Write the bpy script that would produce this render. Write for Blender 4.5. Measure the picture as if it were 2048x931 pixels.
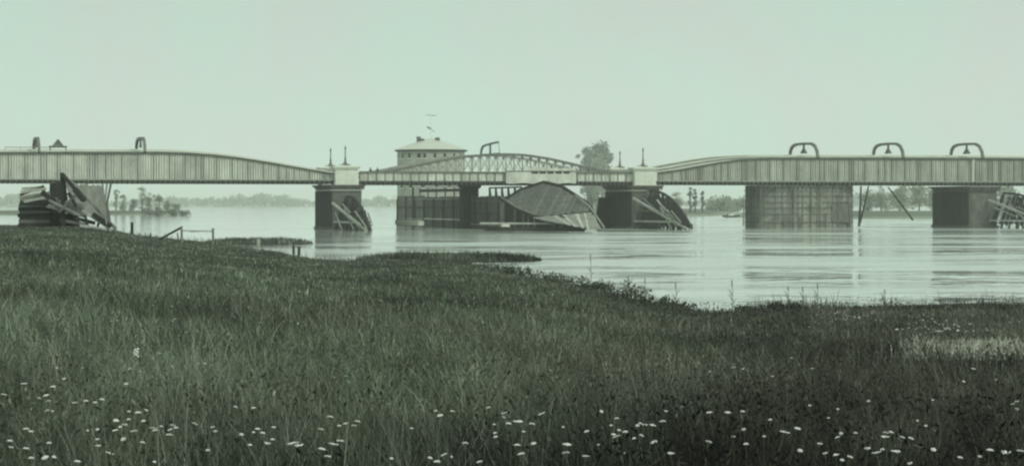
import bpy, math, random
import numpy as np
from mathutils import Vector, Matrix
R = math.radians
rnd = random.Random(7)
rng = np.random.default_rng(7)
for o in list(bpy.data.objects): bpy.data.objects.remove(o)
scn = bpy.context.scene
col = scn.collection

# ------------------------------------------------------------------ camera, sky, sun, exposure
F = 4600.0; HY = 407.0; CH = 5.0
cam = bpy.data.cameras.new('camera'); camo = bpy.data.objects.new('camera', cam); col.objects.link(camo)
camo.location = (0, 0, CH); camo.rotation_euler = (R(90), 0, 0)
cam.sensor_width = 36; cam.lens = 36 * F / 2048; cam.shift_y = -(465.5 - HY) / 2048
cam.clip_start = 0.5; cam.clip_end = 40000
scn.camera = camo
SUN_EL, SUN_AZ = R(42), R(140)
w = bpy.data.worlds.new('World'); scn.world = w; w.use_nodes = True
nt = w.node_tree; nt.nodes.clear()
def nd(t, **k):
    n = nt.nodes.new(t)
    for a, b in k.items(): setattr(n, a, b)
    return n
sky = nd('ShaderNodeTexSky'); sky.sky_type = 'NISHITA'; sky.sun_disc = False
sky.sun_elevation = SUN_EL; sky.sun_rotation = SUN_AZ; sky.dust_density = 4; sky.air_density = 1.5
bw = nd('ShaderNodeRGBToBW'); nt.links.new(sky.outputs[0], bw.inputs[0])
mr = nd('ShaderNodeMapRange'); mr.inputs[1].default_value = 0; mr.inputs[2].default_value = 12
mr.inputs[3].default_value = 5.9; mr.inputs[4].default_value = 6.6; nt.links.new(bw.outputs[0], mr.inputs[0])
tc = nd('ShaderNodeTexCoord'); nz = nd('ShaderNodeTexNoise'); nz.inputs['Scale'].default_value = 14; nz.inputs['Detail'].default_value = 3
nt.links.new(tc.outputs['Generated'], nz.inputs['Vector'])
cr = nd('ShaderNodeValToRGB'); cr.color_ramp.elements[0].position = .34; cr.color_ramp.elements[1].position = .66
cr.color_ramp.elements[0].color = (.865, 1.15, .97, 1); cr.color_ramp.elements[1].color = (.94, 1.08, .955, 1)
nt.links.new(nz.outputs['Fac'], cr.inputs[0])
vm = nd('ShaderNodeVectorMath', operation='SCALE'); nt.links.new(cr.outputs[0], vm.inputs[0]); nt.links.new(mr.outputs[0], vm.inputs['Scale'])
bg = nd('ShaderNodeBackground'); bg.inputs['Strength'].default_value = .1
sx = nd('ShaderNodeSeparateXYZ'); nt.links.new(tc.outputs['Generated'], sx.inputs[0])
hg = nd('ShaderNodeMapRange'); hg.inputs[1].default_value = 0; hg.inputs[2].default_value = .09; hg.inputs[3].default_value = 1.15; hg.inputs[4].default_value = 1
nt.links.new(sx.outputs['Z'], hg.inputs[0]); vm2 = nd('ShaderNodeVectorMath', operation='SCALE'); nt.links.new(vm.outputs[0], vm2.inputs[0]); nt.links.new(hg.outputs[0], vm2.inputs['Scale'])
nt.links.new(vm2.outputs[0], bg.inputs['Color'])
wo = nd('ShaderNodeOutputWorld'); nt.links.new(bg.outputs[0], wo.inputs['Surface'])
sl = bpy.data.lights.new('sun', 'SUN'); sl.energy = 1.5; sl.angle = R(12); sl.color = (1, .99, .9)
so = bpy.data.objects.new('sun', sl); col.objects.link(so)
sd = Vector((math.sin(SUN_AZ) * math.cos(SUN_EL), math.cos(SUN_AZ) * math.cos(SUN_EL), math.sin(SUN_EL)))
so.rotation_euler = sd.to_track_quat('Z', 'Y').to_euler(); so.location = (0, 0, 60)
vs = scn.view_settings; vs.view_transform = 'Standard'; vs.look = 'None'; vs.exposure = 0; vs.gamma = 1; vs.use_curve_mapping = False
scn.render.engine = 'CYCLES'
scn.cycles.filter_width = 2.3
scn.cycles.max_bounces = 6; scn.cycles.volume_bounces = 2; scn.cycles.transparent_max_bounces = 8

# ------------------------------------------------------------------ materials
def mat(name, g, rough=.8, var=.25, scale=1.0, tint=(.98, 1.03, .90), stretch=(1, 1, 1), attr=None, spec=.2, bump=0, var2=0, scale2=8):
    m = bpy.data.materials.new(name); m.use_nodes = True; t = m.node_tree; b = t.nodes['Principled BSDF']
    b.inputs['Roughness'].default_value = rough; b.inputs['Specular IOR Level'].default_value = spec
    c = t.nodes.new('ShaderNodeTexCoord'); mp = t.nodes.new('ShaderNodeMapping'); mp.inputs['Scale'].default_value = stretch
    t.links.new(c.outputs['Object'], mp.inputs[0])
    n = t.nodes.new('ShaderNodeTexNoise'); n.inputs['Scale'].default_value = scale; n.inputs['Detail'].default_value = 6; n.inputs['Roughness'].default_value = .65
    t.links.new(mp.outputs[0], n.inputs['Vector'])
    mr = t.nodes.new('ShaderNodeMapRange'); mr.inputs[1].default_value = .3; mr.inputs[2].default_value = .7
    mr.inputs[3].default_value = 1 - var; mr.inputs[4].default_value = 1 + var
    t.links.new(n.outputs['Fac'], mr.inputs[0])
    sc = t.nodes.new('ShaderNodeVectorMath'); sc.operation = 'SCALE'; t.links.new(mr.outputs[0], sc.inputs['Scale'])
    if attr:
        a = t.nodes.new('ShaderNodeAttribute'); a.attribute_name = attr; t.links.new(a.outputs['Color'], sc.inputs[0])
    else: sc.inputs[0].default_value = [g * x for x in tint]
    t.links.new(sc.outputs[0], b.inputs['Base Color'])
    if bump:
        bp = t.nodes.new('ShaderNodeBump'); bp.inputs['Strength'].default_value = bump; bp.inputs['Distance'].default_value = .1
        t.links.new(n.outputs['Fac'], bp.inputs['Height']); t.links.new(bp.outputs[0], b.inputs['Normal'])
    return m
M = {}
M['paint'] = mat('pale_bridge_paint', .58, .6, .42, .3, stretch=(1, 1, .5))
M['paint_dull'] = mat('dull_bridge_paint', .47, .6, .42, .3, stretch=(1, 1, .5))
M['pale_far'] = mat('pale_far_parts', .72, .6, .1, .4)  # one even colour, paler than the near girders
M['rib'] = mat('rib_paint', .2, .6, .2, .6)
M['rib_light'] = mat('rib_light_paint', .36, .6, .2, .6)
M['dark_iron'] = mat('dark_iron', .07, .55, .3, 1.2)
M['mid_iron'] = mat('mid_iron', .16, .55, .3, 1.2)
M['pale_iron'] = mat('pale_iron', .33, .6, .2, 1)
M['stone'] = mat('pier_masonry', .13, .85, .35, .7, bump=.4)
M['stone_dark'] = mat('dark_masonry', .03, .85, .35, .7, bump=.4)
M['stone_pale'] = mat('pale_stone', .68, .8, .1, .8)
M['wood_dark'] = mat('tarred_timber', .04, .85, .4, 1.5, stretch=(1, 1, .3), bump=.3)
M['wood'] = mat('weathered_timber', .15, .85, .4, 1.5, stretch=(1, 1, .4), bump=.3)
M['jetty_boards'] = mat('stained_jetty_boards', .075, .85, .6, .5, stretch=(1, 1, .5), bump=.5)
M['wood_worn'] = mat('worn_timber', .11, .85, .45, 1.5, stretch=(1, 1, .4), bump=.4)
M['wood_pale'] = mat('bleached_timber', .42, .8, .3, 1.5, bump=.2)
M['wood_mid'] = mat('grey_timber', .24, .85, .35, 1.2, stretch=(1, 1, .3), bump=.3)
M['caisson'] = mat('caisson_boards', .27, .85, .5, .35, bump=.3)
M['caisson_dark'] = mat('caisson_stained_boards', .17, .85, .45, .6, bump=.3)
M['plaster'] = mat('tower_render', .36, .85, .22, .5)
M['roof'] = mat('pale_zinc_roof', .55, .5, .08, .3)
M['soil'] = mat('grass_soil', .022, .95, .45, .35, attr='tone', bump=.3)
M['sand'] = mat('sand_bank', .3, .95, .2, .05)
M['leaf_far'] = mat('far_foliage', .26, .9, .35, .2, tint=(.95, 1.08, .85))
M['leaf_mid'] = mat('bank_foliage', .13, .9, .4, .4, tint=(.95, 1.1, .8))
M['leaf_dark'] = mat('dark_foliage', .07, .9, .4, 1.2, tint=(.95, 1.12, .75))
M['bark'] = mat('bark', .09, .9, .3, 2)
M['grass'] = mat('grass_blades', .1, .75, .22, .8, attr='tone', spec=.15)
M['petal'] = mat('white_petals', .78, .7, .05, 20, tint=(1, 1, .96))
M['disc'] = mat('flower_centre', .35, .8, .1, 20, tint=(1.1, 1, .5))
M['stem'] = mat('flower_stem', .12, .8, .2, 8, tint=(.9, 1.15, .7))
M['cloth'] = mat('dark_coat', .04, .9, .2, 6)
M['skin'] = mat('skin', .4, .7, .05, 6, tint=(1.1, .95, .8))
M['glass'] = mat('window_glass', .05, .2, .1, 3)

# water
m = bpy.data.materials.new('river_water'); m.use_nodes = True; t = m.node_tree; b = t.nodes['Principled BSDF']
b.inputs['Base Color'].default_value = (.52, .57, .52, 1); b.inputs['Roughness'].default_value = .1; b.inputs['IOR'].default_value = 1.33
b.inputs['Specular IOR Level'].default_value = .9
geo = t.nodes.new('ShaderNodeNewGeometry')
def wn(scale, sx, sy, det):
    mp = t.nodes.new('ShaderNodeMapping'); mp.inputs['Scale'].default_value = (sx, sy, 1); mp.inputs['Rotation'].default_value = (0, 0, R(8))
    t.links.new(geo.outputs['Position'], mp.inputs[0])
    n = t.nodes.new('ShaderNodeTexNoise'); n.inputs['Scale'].default_value = scale; n.inputs['Detail'].default_value = det; n.inputs['Roughness'].default_value = .5
    t.links.new(mp.outputs[0], n.inputs['Vector']); return n
big = wn(.07, 1.1, 1, 4); mask = wn(.035, .6, 1.0, 5); small = wn(.8, .8, 1, 2)
mk = t.nodes.new('ShaderNodeMapRange'); mk.inputs[1].default_value = .42; mk.inputs[2].default_value = .62; mk.inputs[3].default_value = .1; mk.inputs[4].default_value = 1
t.links.new(mask.outputs['Fac'], mk.inputs[0])
b1 = t.nodes.new('ShaderNodeBump'); b1.inputs['Strength'].default_value = 1; b1.inputs['Distance'].default_value = 1.1
t.links.new(big.outputs['Fac'], b1.inputs['Height'])
b2 = t.nodes.new('ShaderNodeBump'); b2.inputs['Distance'].default_value = .16; t.links.new(mk.outputs[0], b2.inputs['Strength'])
t.links.new(small.outputs['Fac'], b2.inputs['Height']); t.links.new(b1.outputs[0], b2.inputs['Normal']); t.links.new(b2.outputs[0], b.inputs['Normal'])
sxx = t.nodes.new('ShaderNodeSeparateXYZ'); t.links.new(geo.outputs['Position'], sxx.inputs[0])
cm_ = t.nodes.new('ShaderNodeMapRange'); cm_.inputs[1].default_value = -30; cm_.inputs[2].default_value = 0; cm_.inputs[3].default_value = .22; cm_.inputs[4].default_value = 1
t.links.new(sxx.outputs['X'], cm_.inputs[0]); t.links.new(cm_.outputs[0], b1.inputs['Strength'])
mm_ = t.nodes.new('ShaderNodeMath'); mm_.operation = 'MULTIPLY'; t.links.new(cm_.outputs[0], mm_.inputs[0]); t.links.new(mk.outputs[0], mm_.inputs[1]); t.links.new(mm_.outputs[0], b2.inputs['Strength'])
rr_ = t.nodes.new('ShaderNodeMapRange'); rr_.inputs[1].default_value = .1; rr_.inputs[2].default_value = 1; rr_.inputs[3].default_value = .05; rr_.inputs[4].default_value = .2
t.links.new(mm_.outputs[0], rr_.inputs[0]); t.links.new(rr_.outputs[0], b.inputs['Roughness'])
M['water'] = m
WATER_B1, WATER_B2 = b1, b2

# ------------------------------------------------------------------ helpers
class MB:
    def __init__(s): s.v = []; s.f = []; s.m = []
    def add(s, vs, fs, mi=0):
        k = len(s.v); s.v += [tuple(p) for p in vs]; s.f += [tuple(i + k for i in f) for f in fs]; s.m += [mi] * len(fs); return s
    def hexa(s, p, mi=0):   # 8 points: bottom ring 0-3, top ring 4-7
        return s.add(p, [(3, 2, 1, 0), (4, 5, 6, 7), (0, 1, 5, 4), (1, 2, 6, 5), (2, 3, 7, 6), (3, 0, 4, 7)], mi)
    def beam(s, a, b, w, h=None, mi=0, up=(0, 0, 1)):
        a = Vector(a); b = Vector(b); h = h or w; d = (b - a).normalized(); u = Vector(up)
        if abs(d.dot(u)) > .95: u = Vector((UX, UY, 0))
        x = d.cross(u).normalized() * (w / 2); y = x.cross(d).normalized() * (h / 2)
        return s.hexa([a - x - y, a + x - y, a + x + y, a - x + y, b - x - y, b + x - y, b + x + y, b - x + y], mi)
    def prism(s, pts, z0, z1, mi=0, top=None):
        n = len(pts); top = top or pts
        v = [(p[0], p[1], z0) for p in pts] + [(p[0], p[1], z1) for p in top]
        return s.add(v, [tuple(range(n))[::-1], tuple(range(n, 2 * n))] + [(i, (i + 1) % n, (i + 1) % n + n, i + n) for i in range(n)], mi)
    def tube(s, pts, rs, n=8, mi=0):
        rings = []
        for i, p in enumerate(pts):
            p = Vector(p); q = Vector(pts[min(i + 1, len(pts) - 1)]); o = Vector(pts[max(i - 1, 0)]); d = (q - o).normalized()
            u = Vector((0, 0, 1)) if abs(d.z) < .9 else Vector((1, 0, 0)); x = d.cross(u).normalized(); y = x.cross(d)
            r = rs[i] if isinstance(rs, (list, tuple)) else rs
            rings.append([p + x * r * math.cos(2 * math.pi * k / n) + y * r * math.sin(2 * math.pi * k / n) for k in range(n)])
        v = [p for r_ in rings for p in r_]; f = []
        for i in range(len(rings) - 1):
            for k in range(n): f.append((i * n + k, i * n + (k + 1) % n, (i + 1) * n + (k + 1) % n, (i + 1) * n + k))
        f += [tuple(range(n))[::-1], tuple(range((len(rings) - 1) * n, len(rings) * n))]
        return s.add(v, f, mi)
    def lathe(s, prof, c=(0, 0, 0), n=24, mi=0):
        v = []; f = []
        for r, z in prof:
            for k in range(n): a = 2 * math.pi * k / n; v.append((c[0] + r * math.cos(a), c[1] + r * math.sin(a), c[2] + z))
        for i in range(len(prof) - 1):
            for k in range(n): f.append((i * n + k, i * n + (k + 1) % n, (i + 1) * n + (k + 1) % n, (i + 1) * n + k))
        f += [tuple(range(n))[::-1], tuple(range((len(prof) - 1) * n, len(prof) * n))]
        return s.add(v, f, mi)
    def build(s, name, mats, parent=None, origin=None):
        """vertices are world coordinates unless parent/origin says where local zero is"""
        L = Vector(origin) if origin is not None else (parent['_o'] if parent is not None and '_o' in parent else (0, 0, 0))
        L = Vector(L)
        me = bpy.data.meshes.new(name); me.from_pydata([(a - L.x, b_ - L.y, c - L.z) for a, b_, c in s.v], [], s.f)
        for mm in (mats if isinstance(mats, (list, tuple)) else [mats]): me.materials.append(M[mm] if isinstance(mm, str) else mm)
        me.polygons.foreach_set('material_index', s.m); me.update()
        o = bpy.data.objects.new(name, me); col.objects.link(o)
        if parent is not None: o.parent = parent; o['_o'] = tuple(L)
        elif origin is not None: o.location = L
        if parent is not None and not parent.get('_root') and 'off' in parent: pass
        return o
def thing(name, loc, label, cat, group=None):
    o = bpy.data.objects.new(name, None); col.objects.link(o); o.location = loc; o.empty_display_size = .3
    o['_o'] = tuple(loc); tag(o, label, cat, group); return o
def tag(o, label=None, cat=None, group=None, kind=None):
    if label: o['label'] = label
    if cat: o['category'] = cat
    if group: o['group'] = group
    if kind: o['kind'] = kind
    return o
def copy_tree(o, parent=None):
    c = o.copy(); col.objects.link(c)
    if parent is not None: c.parent = parent
    for ch in list(o.children): copy_tree(ch, c)
    return c
def P(px, py, Y): return Vector(((px - 1024) * Y / F, Y, CH + (HY - py) * Y / F))
def XY(px, Y): return ((px - 1024) * Y / F, Y)

# bridge frame: u runs along the bridge, v away from the camera
B0 = Vector((-95.7, 430.0)); _d = Vector((187.5, 52.0)).normalized(); UX, UY = _d.x, _d.y; VX, VY = -UY, UX
def W(s, v, z): return Vector((B0.x + s * UX + v * VX, B0.y + s * UY + v * VY, z))
def S(px, v=0.0):
    k = (px - 1024) / F
    return (k * (B0.y + v * VY) - B0.x - v * VX) / (UX - k * UY)
def YB(px, v=0.0): return B0.y + S(px, v) * UY + v * VY
def Z(px, py, v=0.0): return CH + (HY - py) * YB(px, v) / F
ZB = 9.15      # underside of the girders

def vnoise(x, y, seed=0):
    r = 0; rs = np.random.RandomState(seed)
    for k in range(7):
        a = rs.rand() * 6.28; f = .6 * 1.45 ** k; r = r + np.sin((x * math.cos(a) + y * math.sin(a)) * f + rs.rand() * 6.28 + 1.3 * np.sin((x * math.sin(a) - y * math.cos(a)) * f * .7)) / (1 + .35 * k)
    return r / 3.2

# ------------------------------------------------------------------ ground
SH = [(-900, 446, 2.2), (0, 446, 2.2), (150, 448, 2.2), (225, 455, 1.8), (270, 466, 1.1), (330, 471, .7), (430, 482, .5), (500, 492, .4), (560, 499, .35), (620, 511, .3), (700, 516, .3), (770, 512, .3), (830, 511, .3),
      (900, 516, .3), (960, 522, .3), (1010, 536, .35), (1080, 548, .35), (1150, 562, .4), (1240, 582, .4), (1330, 601, .35), (1430, 612, .25), (1600, 606, .25), (1800, 602, .3), (2048, 598, .3), (3000, 590, .3)]
shx = np.array([a[0] for a in SH]); shy = np.array([a[1] for a in SH]); shz = np.array([a[2] for a in SH])
def shore(px):
    zs = np.interp(px, shx, shz); py = np.interp(px, shx, shy)
    return F * (CH - zs - .25) / (py - HY), zs
def spit(px, Y, p0, p1, Yc, wd, h):
    c = (px - (p0 + p1) / 2) / ((p1 - p0) / 2); return h * np.clip(1 - c ** 4 - ((Y - Yc) / wd) ** 2, -3, 1)
def ground_z(X, Y):
    X = np.asarray(X, float); Y = np.asarray(Y, float); Yp = np.maximum(Y, 6.)
    px = 1024 + F * X / Yp; px = np.clip(px, -900, 3000)
    Ys, zs = shore(px); Ys = Ys * (1 + .02 * vnoise(X * .35, Y * .35, 3))
    t = np.clip((Yp - 14) / (Ys - 14), 0, None)
    z = 3.4 + (zs - 3.4) * np.minimum(t, 1) ** .85
    z = z + .10 * vnoise(X * .5, Y * .5, 5) * np.clip(t, 0, 1) * (t < 1)
    drop = np.clip((Y - Ys) / (4 + Ys * .02), 0, 1); z = z * (1 - drop) + -1.6 * drop
    z = np.maximum(z, spit(px, Y, 400, 632, 289, 11, .6) - .1)
    z = np.maximum(z, spit(px, Y, 700, 1095, 203 + (px < 900) * 0, 8, .6) - .1)
    # far banks
    far = np.clip((Y - 3700) / 25, 0, 1) * 1.8 - 1.6
    z = np.where(Y > 3600, np.maximum(z, far), z)
    z = np.maximum(z, -1.6 + 3.1 * np.clip(1 - np.maximum(np.abs(px - 120) / 290 - .0, 0) ** 6 - ((Y - 1150) / 200) ** 4, 0, 1) * ((px < 420)))
    z = np.maximum(z, -1.6 + 3.4 * np.clip(1 - (np.abs(px - 1180) / 315) ** 6 - ((Y - 1400) / 650) ** 4, 0, 1))
    z = np.maximum(z, -1.6 + 3.2 * np.clip(1 - (np.clip((1700 - px) / 260, 0, 9)) ** 6 - ((Y - 1000) / 300) ** 4, 0, 1))
    z = np.maximum(z, -1.6 + 2.4 * np.clip(1 - np.clip((px - 1010) / 200, -9, 9) ** 4 - ((Y - 610) / 60) ** 4, 0, 1) * 0)
    return z
NR, NC = 520, 300
ys = np.concatenate([np.linspace(-60, 6, 12), np.geomspace(7, 7300, NR)]); ts = np.linspace(-.42, .42, NC)
YY, TT = np.meshgrid(ys, ts, indexing='ij'); XX = TT * (np.maximum(YY, 0) + 60)
ZZ = np.where(YY < 6, 3.4 + 0 * YY, ground_z(XX, YY))
nr = len(ys); vv = np.stack([XX, YY, ZZ], -1).reshape(-1, 3)
i, j = np.meshgrid(np.arange(nr - 1), np.arange(NC - 1), indexing='ij'); a = (i * NC + j).ravel()
ff = np.stack([a, a + 1, a + NC + 1, a + NC], -1)
def npmesh(name, v, f, mats, smooth=False):
    me = bpy.data.meshes.new(name); k = f.shape[1]
    me.vertices.add(len(v)); me.vertices.foreach_set('co', np.ascontiguousarray(v, np.float32).ravel())
    me.loops.add(f.size); me.loops.foreach_set('vertex_index', f.astype(np.int32).ravel())
    me.polygons.add(len(f)); me.polygons.foreach_set('loop_start', (np.arange(len(f)) * k).astype(np.int32)); me.polygons.foreach_set('loop_total', np.full(len(f), k, np.int32))
    for mm in mats: me.materials.append(M[mm])
    me.update(calc_edges=True)
    if smooth: me.polygons.foreach_set('use_smooth', np.ones(len(f), bool))
    o = bpy.data.objects.new(name, me); col.objects.link(o); return o
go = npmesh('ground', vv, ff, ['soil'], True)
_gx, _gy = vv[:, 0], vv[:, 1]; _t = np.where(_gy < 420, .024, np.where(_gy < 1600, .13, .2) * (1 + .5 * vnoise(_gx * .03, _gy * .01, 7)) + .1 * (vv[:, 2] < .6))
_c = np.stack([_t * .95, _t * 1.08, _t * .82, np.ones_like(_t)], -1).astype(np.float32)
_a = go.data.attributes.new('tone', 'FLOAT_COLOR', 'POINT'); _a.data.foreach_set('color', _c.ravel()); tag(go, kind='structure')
wv = np.array([(-3200, 60, 0), (3200, 60, 0), (3200, 7300, 0), (-3200, 7300, 0)], float)
tag(npmesh('river', wv, np.array([[0, 1, 2, 3]]), ['water']), kind='structure')

# ------------------------------------------------------------------ haze
hz = MB(); hz.prism([(-3400, -120), (3400, -120), (3400, 7400), (-3400, 7400)], -3.2, 42)
hm = bpy.data.materials.new('haze'); hm.use_nodes = True; t = hm.node_tree; t.nodes.clear()
pv = t.nodes.new('ShaderNodeVolumePrincipled'); pv.inputs['Color'].default_value = (.97, 1, .97, 1); pv.inputs['Density'].default_value = .0002
pv.inputs['Anisotropy'].default_value = 0
ot = t.nodes.new('ShaderNodeOutputMaterial'); t.links.new(pv.outputs[0], ot.inputs['Volume'])
tag(hz.build('haze', hm), kind='stuff')

# ------------------------------------------------------------------ girder spans
def interp(pts, x):
    return float(np.interp(x, [p[0] for p in pts], [p[1] for p in pts]))
def girder(parent, name, px0, px1, prof, v, dz=0, web='paint', chord='dark_iron', step=.5, ribs=True, beams=True, pscale=0):
    """prof: list of (px, py) of the top edge read at v=0; converted into s, z"""
    sz = [(S(p, 0), Z(p, q, 0) + dz) for p, q in prof]
    s0, s1 = S(px0, 0), S(px1, 0); n = max(2, int((s1 - s0) / step)); ss = [s0 + (s1 - s0) * k / n for k in range(n + 1)]
    zt = lambda s: float(np.interp(s, [a for a, b in sz], [b for a, b in sz]))
    wb = MB()
    for k in range(n):
        a, b = ss[k], ss[k + 1]
        wb.hexa([W(a, v, ZB + .5), W(b, v, ZB + .5), W(b, v + .06, ZB + .5), W(a, v + .06, ZB + .5), W(a, v, zt(a)), W(b, v, zt(b)), W(b, v + .06, zt(b)), W(a, v + .06, zt(a))])
        if ribs:
            major = (k % 6 == 0) or rnd.random() < .05
            wdt = .11 if major else .07; dp = .26 if major else .15; mi = 1 if major or rnd.random() < .25 else 2
            wb.hexa([W(a - wdt, v - dp, ZB + .5), W(a + wdt, v - dp, ZB + .5), W(a + wdt, v - .003, ZB + .5), W(a - wdt, v - .003, ZB + .5),
                     W(a - wdt, v - dp, zt(a) - .02), W(a + wdt, v - dp, zt(a) - .02), W(a + wdt, v - .003, zt(a) - .02), W(a - wdt, v - .003, zt(a) - .02)], mi)
    g = wb.build(name, [web, 'rib', 'rib_light'], parent)
    tc_ = MB()
    for k in range(n):
        a, b = ss[k], ss[k + 1]
        tc_.hexa([W(a, v - .4, zt(a)), W(b, v - .4, zt(b)), W(b, v + .4, zt(b)), W(a, v + .4, zt(a)), W(a, v - .4, zt(a) + .22), W(b, v - .4, zt(b) + .22), W(b, v + .4, zt(b) + .22), W(a, v + .4, zt(a) + .22)])
    tc_.build('top_chord', chord, g)
    fl = MB(); fl.hexa([W(s0, v - .42, ZB + .32), W(s1, v - .42, ZB + .32), W(s1, v + .4, ZB + .32), W(s0, v + .4, ZB + .32), W(s0, v - .42, ZB + .5), W(s1, v - .42, ZB + .5), W(s1, v + .4, ZB + .5), W(s0, v + .4, ZB + .5)])
    fl.build('bottom_flange', 'pale_iron', g)
    return zt, s0, s1
def floor(parent, s0, s1, v0=-.1, v1=15.1, z0=None):
    z0 = ZB if z0 is None else z0
    d = MB(); d.hexa([W(s0, v0, z0), W(s1, v0, z0), W(s1, v1, z0), W(s0, v1, z0), W(s0, v0, z0 + .3), W(s1, v0, z0 + .3), W(s1, v1, z0 + .3), W(s0, v1, z0 + .3)])
    n = int((s1 - s0) / .95)
    for k in range(n):
        a = s0 + .3 + (s1 - s0 - .6) * k / max(1, n - 1)
        d.hexa([W(a - .22, v0 - .35, z0 - .3), W(a + .22, v0 - .35, z0 - .3), W(a + .22, v1, z0 - .3), W(a - .22, v1, z0 - .3), W(a - .22, v0 - .35, z0 + .27), W(a + .22, v0 - .35, z0 + .27), W(a + .22, v1, z0 + .27), W(a - .22, v1, z0 + .27)])
    return d.build('floor_deck', 'dark_iron', parent)
def portal(parent, s, zn, zf, ztop, half=False):
    """arched sway frame across the deck, from near chord to far chord"""
    q = MB(); pts = [W(s, 0, zn)]
    if half: pts = []
    v1 = 15.
    path = [(0, zn), (.5, zn + .45 * (ztop - zn)), (1.6, zn + .8 * (ztop - zn)), (3.4, ztop - .08), (7.5, ztop), (11.4, ztop - .05), (13.4, ztop - .35), (14.5, ztop - 1.0), (15., zf)]
    if half: path = path[3:]
    for a, b in zip(path, path[1:]): q.beam(W(s, a[0], a[1]), W(s, b[0], b[1]), .52, .52)
    fr = q.build('portal_frame', 'mid_iron', parent)
    h = MB(); zc = zf + .15
    h.prism([(0, 0)] * 3, 0, 0) if False else None
    h.beam(W(s, 7.5, ztop - .15), W(s, 7.5, zc), .34, .34)
    h.beam(W(s, 6.2, zc), W(s, 7.5, zc + 1.1), .3, .25); h.beam(W(s, 8.8, zc), W(s, 7.5, zc + 1.1), .3, .25); h.beam(W(s, 6.0, zc), W(s, 9.0, zc), .3, .2)
    h.build('hanger', 'mid_iron', fr)
    return fr

profL = [(-700, 330), (-500, 318), (-300, 311), (-100, 309), (0, 308), (150, 307.5), (330, 307.5), (380, 309), (430, 312.5), (480, 318), (540, 327), (600, 337.5), (640, 344.5), (672, 349)]
profR = [(1314, 347), (1360, 340.5), (1400, 333), (1440, 326), (1480, 321), (1540, 318.5), (1700, 318.5), (1948, 319)]
profR2 = [(1948, 319), (2048, 319.5), (2300, 322), (2450, 335), (2550, 348)]
SPG = 'girder spans of the iron bridge'
def span(px0, px1, prof, label, fdz, web, ports, far_off=0):
    s0, s1 = S(px0), S(px1); t_ = thing('bridge_span', W((s0 + s1) / 2, 7.5, ZB), label, 'bridge span', SPG)
    zt, s0, s1 = girder(t_, 'girder', px0, px1, prof, 0, 0, web)
    zf, _, _ = girder(t_, 'girder', px0, px1, prof, 15, fdz, 'pale_far', 'pale_far', 1.6, False)
    girder(t_, 'girder', px0, px1, prof, 7.5, fdz * .6, 'pale_far', 'pale_far', 1.6, False)
    floor(t_, s0, s1)
    for p in ports:
        s = S(p); portal(t_, s, zt(s) + .3, zf(s) + .3, zt(s) + .3 + 30 * YB(p) / F)
    return t_
sp1 = span(-700, 670, profL, 'long grey bow-topped plate girder span on the left, descending to the left pale pylon', 1.0, 'paint', [78, 290])
sp2 = span(1316, 1946, profR, 'grey plate girder span rising from the right pale pylon, two arched frames on top', 1.0, 'paint_dull', [1636, 1807])
sp3 = span(1950, 2550, profR2, 'plate girder span at the right picture edge beyond the third dark pier', 1.0, 'paint_dull', [1966])
# triangular gusset bracket standing on the left span
t_ = MB(); s = S(116, 7.5)
t_.prism([(0, 0)] * 3, 0, 0) if False else None
zz = Z(116, 293, 7.5)
for a, b in (((-1.0, 0), (0, 1.3)), ((1.0, 0), (0, 1.3)), ((-1.7, 0), (1.7, 0)), ((0, 0), (0, 1.3)), ((-.5, 0), (0, 1.2)), ((.5, 0), (0, 1.2))):
    t_.beam(W(s + a[0], 7.5, zz + a[1]), W(s + b[0], 7.5, zz + b[1]), .35, .3)
for ds in (-1.5, 1.5): t_.beam(W(s + ds, 7.5, zz - 1.3), W(s + ds, 7.5, zz), .2, .2)
t_.build('gusset_bracket', 'mid_iron', sp1)
def frail(parent, px0, px1, v, z, mt='pale_iron'):
    q = MB(); s0, s1 = S(px0, v), S(px1, v); q.beam(W(s0, v, z), W(s1, v, z), .15, .15)
    n = int((s1 - s0) / 2.5)
    for k in range(n + 1): a = s0 + (s1 - s0) * k / n; q.beam(W(a, v, z - 1.2), W(a, v, z), .1, .1)
    q.build('handrail', mt, parent)
frail(sp1, 10, 132, 12, Z(60, 294.5, 12))

# ------------------------------------------------------------------ swing span
sw = thing('swing_span', W(S(975), 7.5, ZB), 'see-through swing span with low truss and pale hoarding between the two pylons', 'bridge span')
s0, s1 = S(719), S(1268); zb1 = ZB + .05; zr = Z(990, 346)
low = MB(); n = 66
low.hexa([W(s0, 0, zb1 + .25), W(s1, 0, zb1 + .25), W(s1, .05, zb1 + .25), W(s0, .05, zb1 + .25), W(s0, 0, zr), W(s1, 0, zr), W(s1, .05, zr), W(s0, .05, zr)])
for k in range(n + 1):
    a = s0 + (s1 - s0) * k / n; wd = .09 if k % 4 else .15
    low.hexa([W(a - wd, -.15, zb1 + .25), W(a + wd, -.15, zb1 + .25), W(a + wd, -.003, zb1 + .25), W(a - wd, -.003, zb1 + .25), W(a - wd, -.15, zr), W(a + wd, -.15, zr), W(a + wd, -.003, zr), W(a - wd, -.003, zr)], 1 if k % 2 == 0 else 0)
lg = low.build('low_girder', ['paint', 'rib'], sw)
q = MB(); q.beam(W(s0, -.05, zr + .14), W(s1, -.05, zr + .14), .5, .28); q.build('top_rail', 'mid_iron', lg)
q = MB(); q.beam(W(s0, 0, zb1 + .1), W(s1, 0, zb1 + .1), .6, .3); q.build('bottom_flange', 'dark_iron', lg)
floor(sw, s0, s1, .1, 15, ZB - .15)
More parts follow.
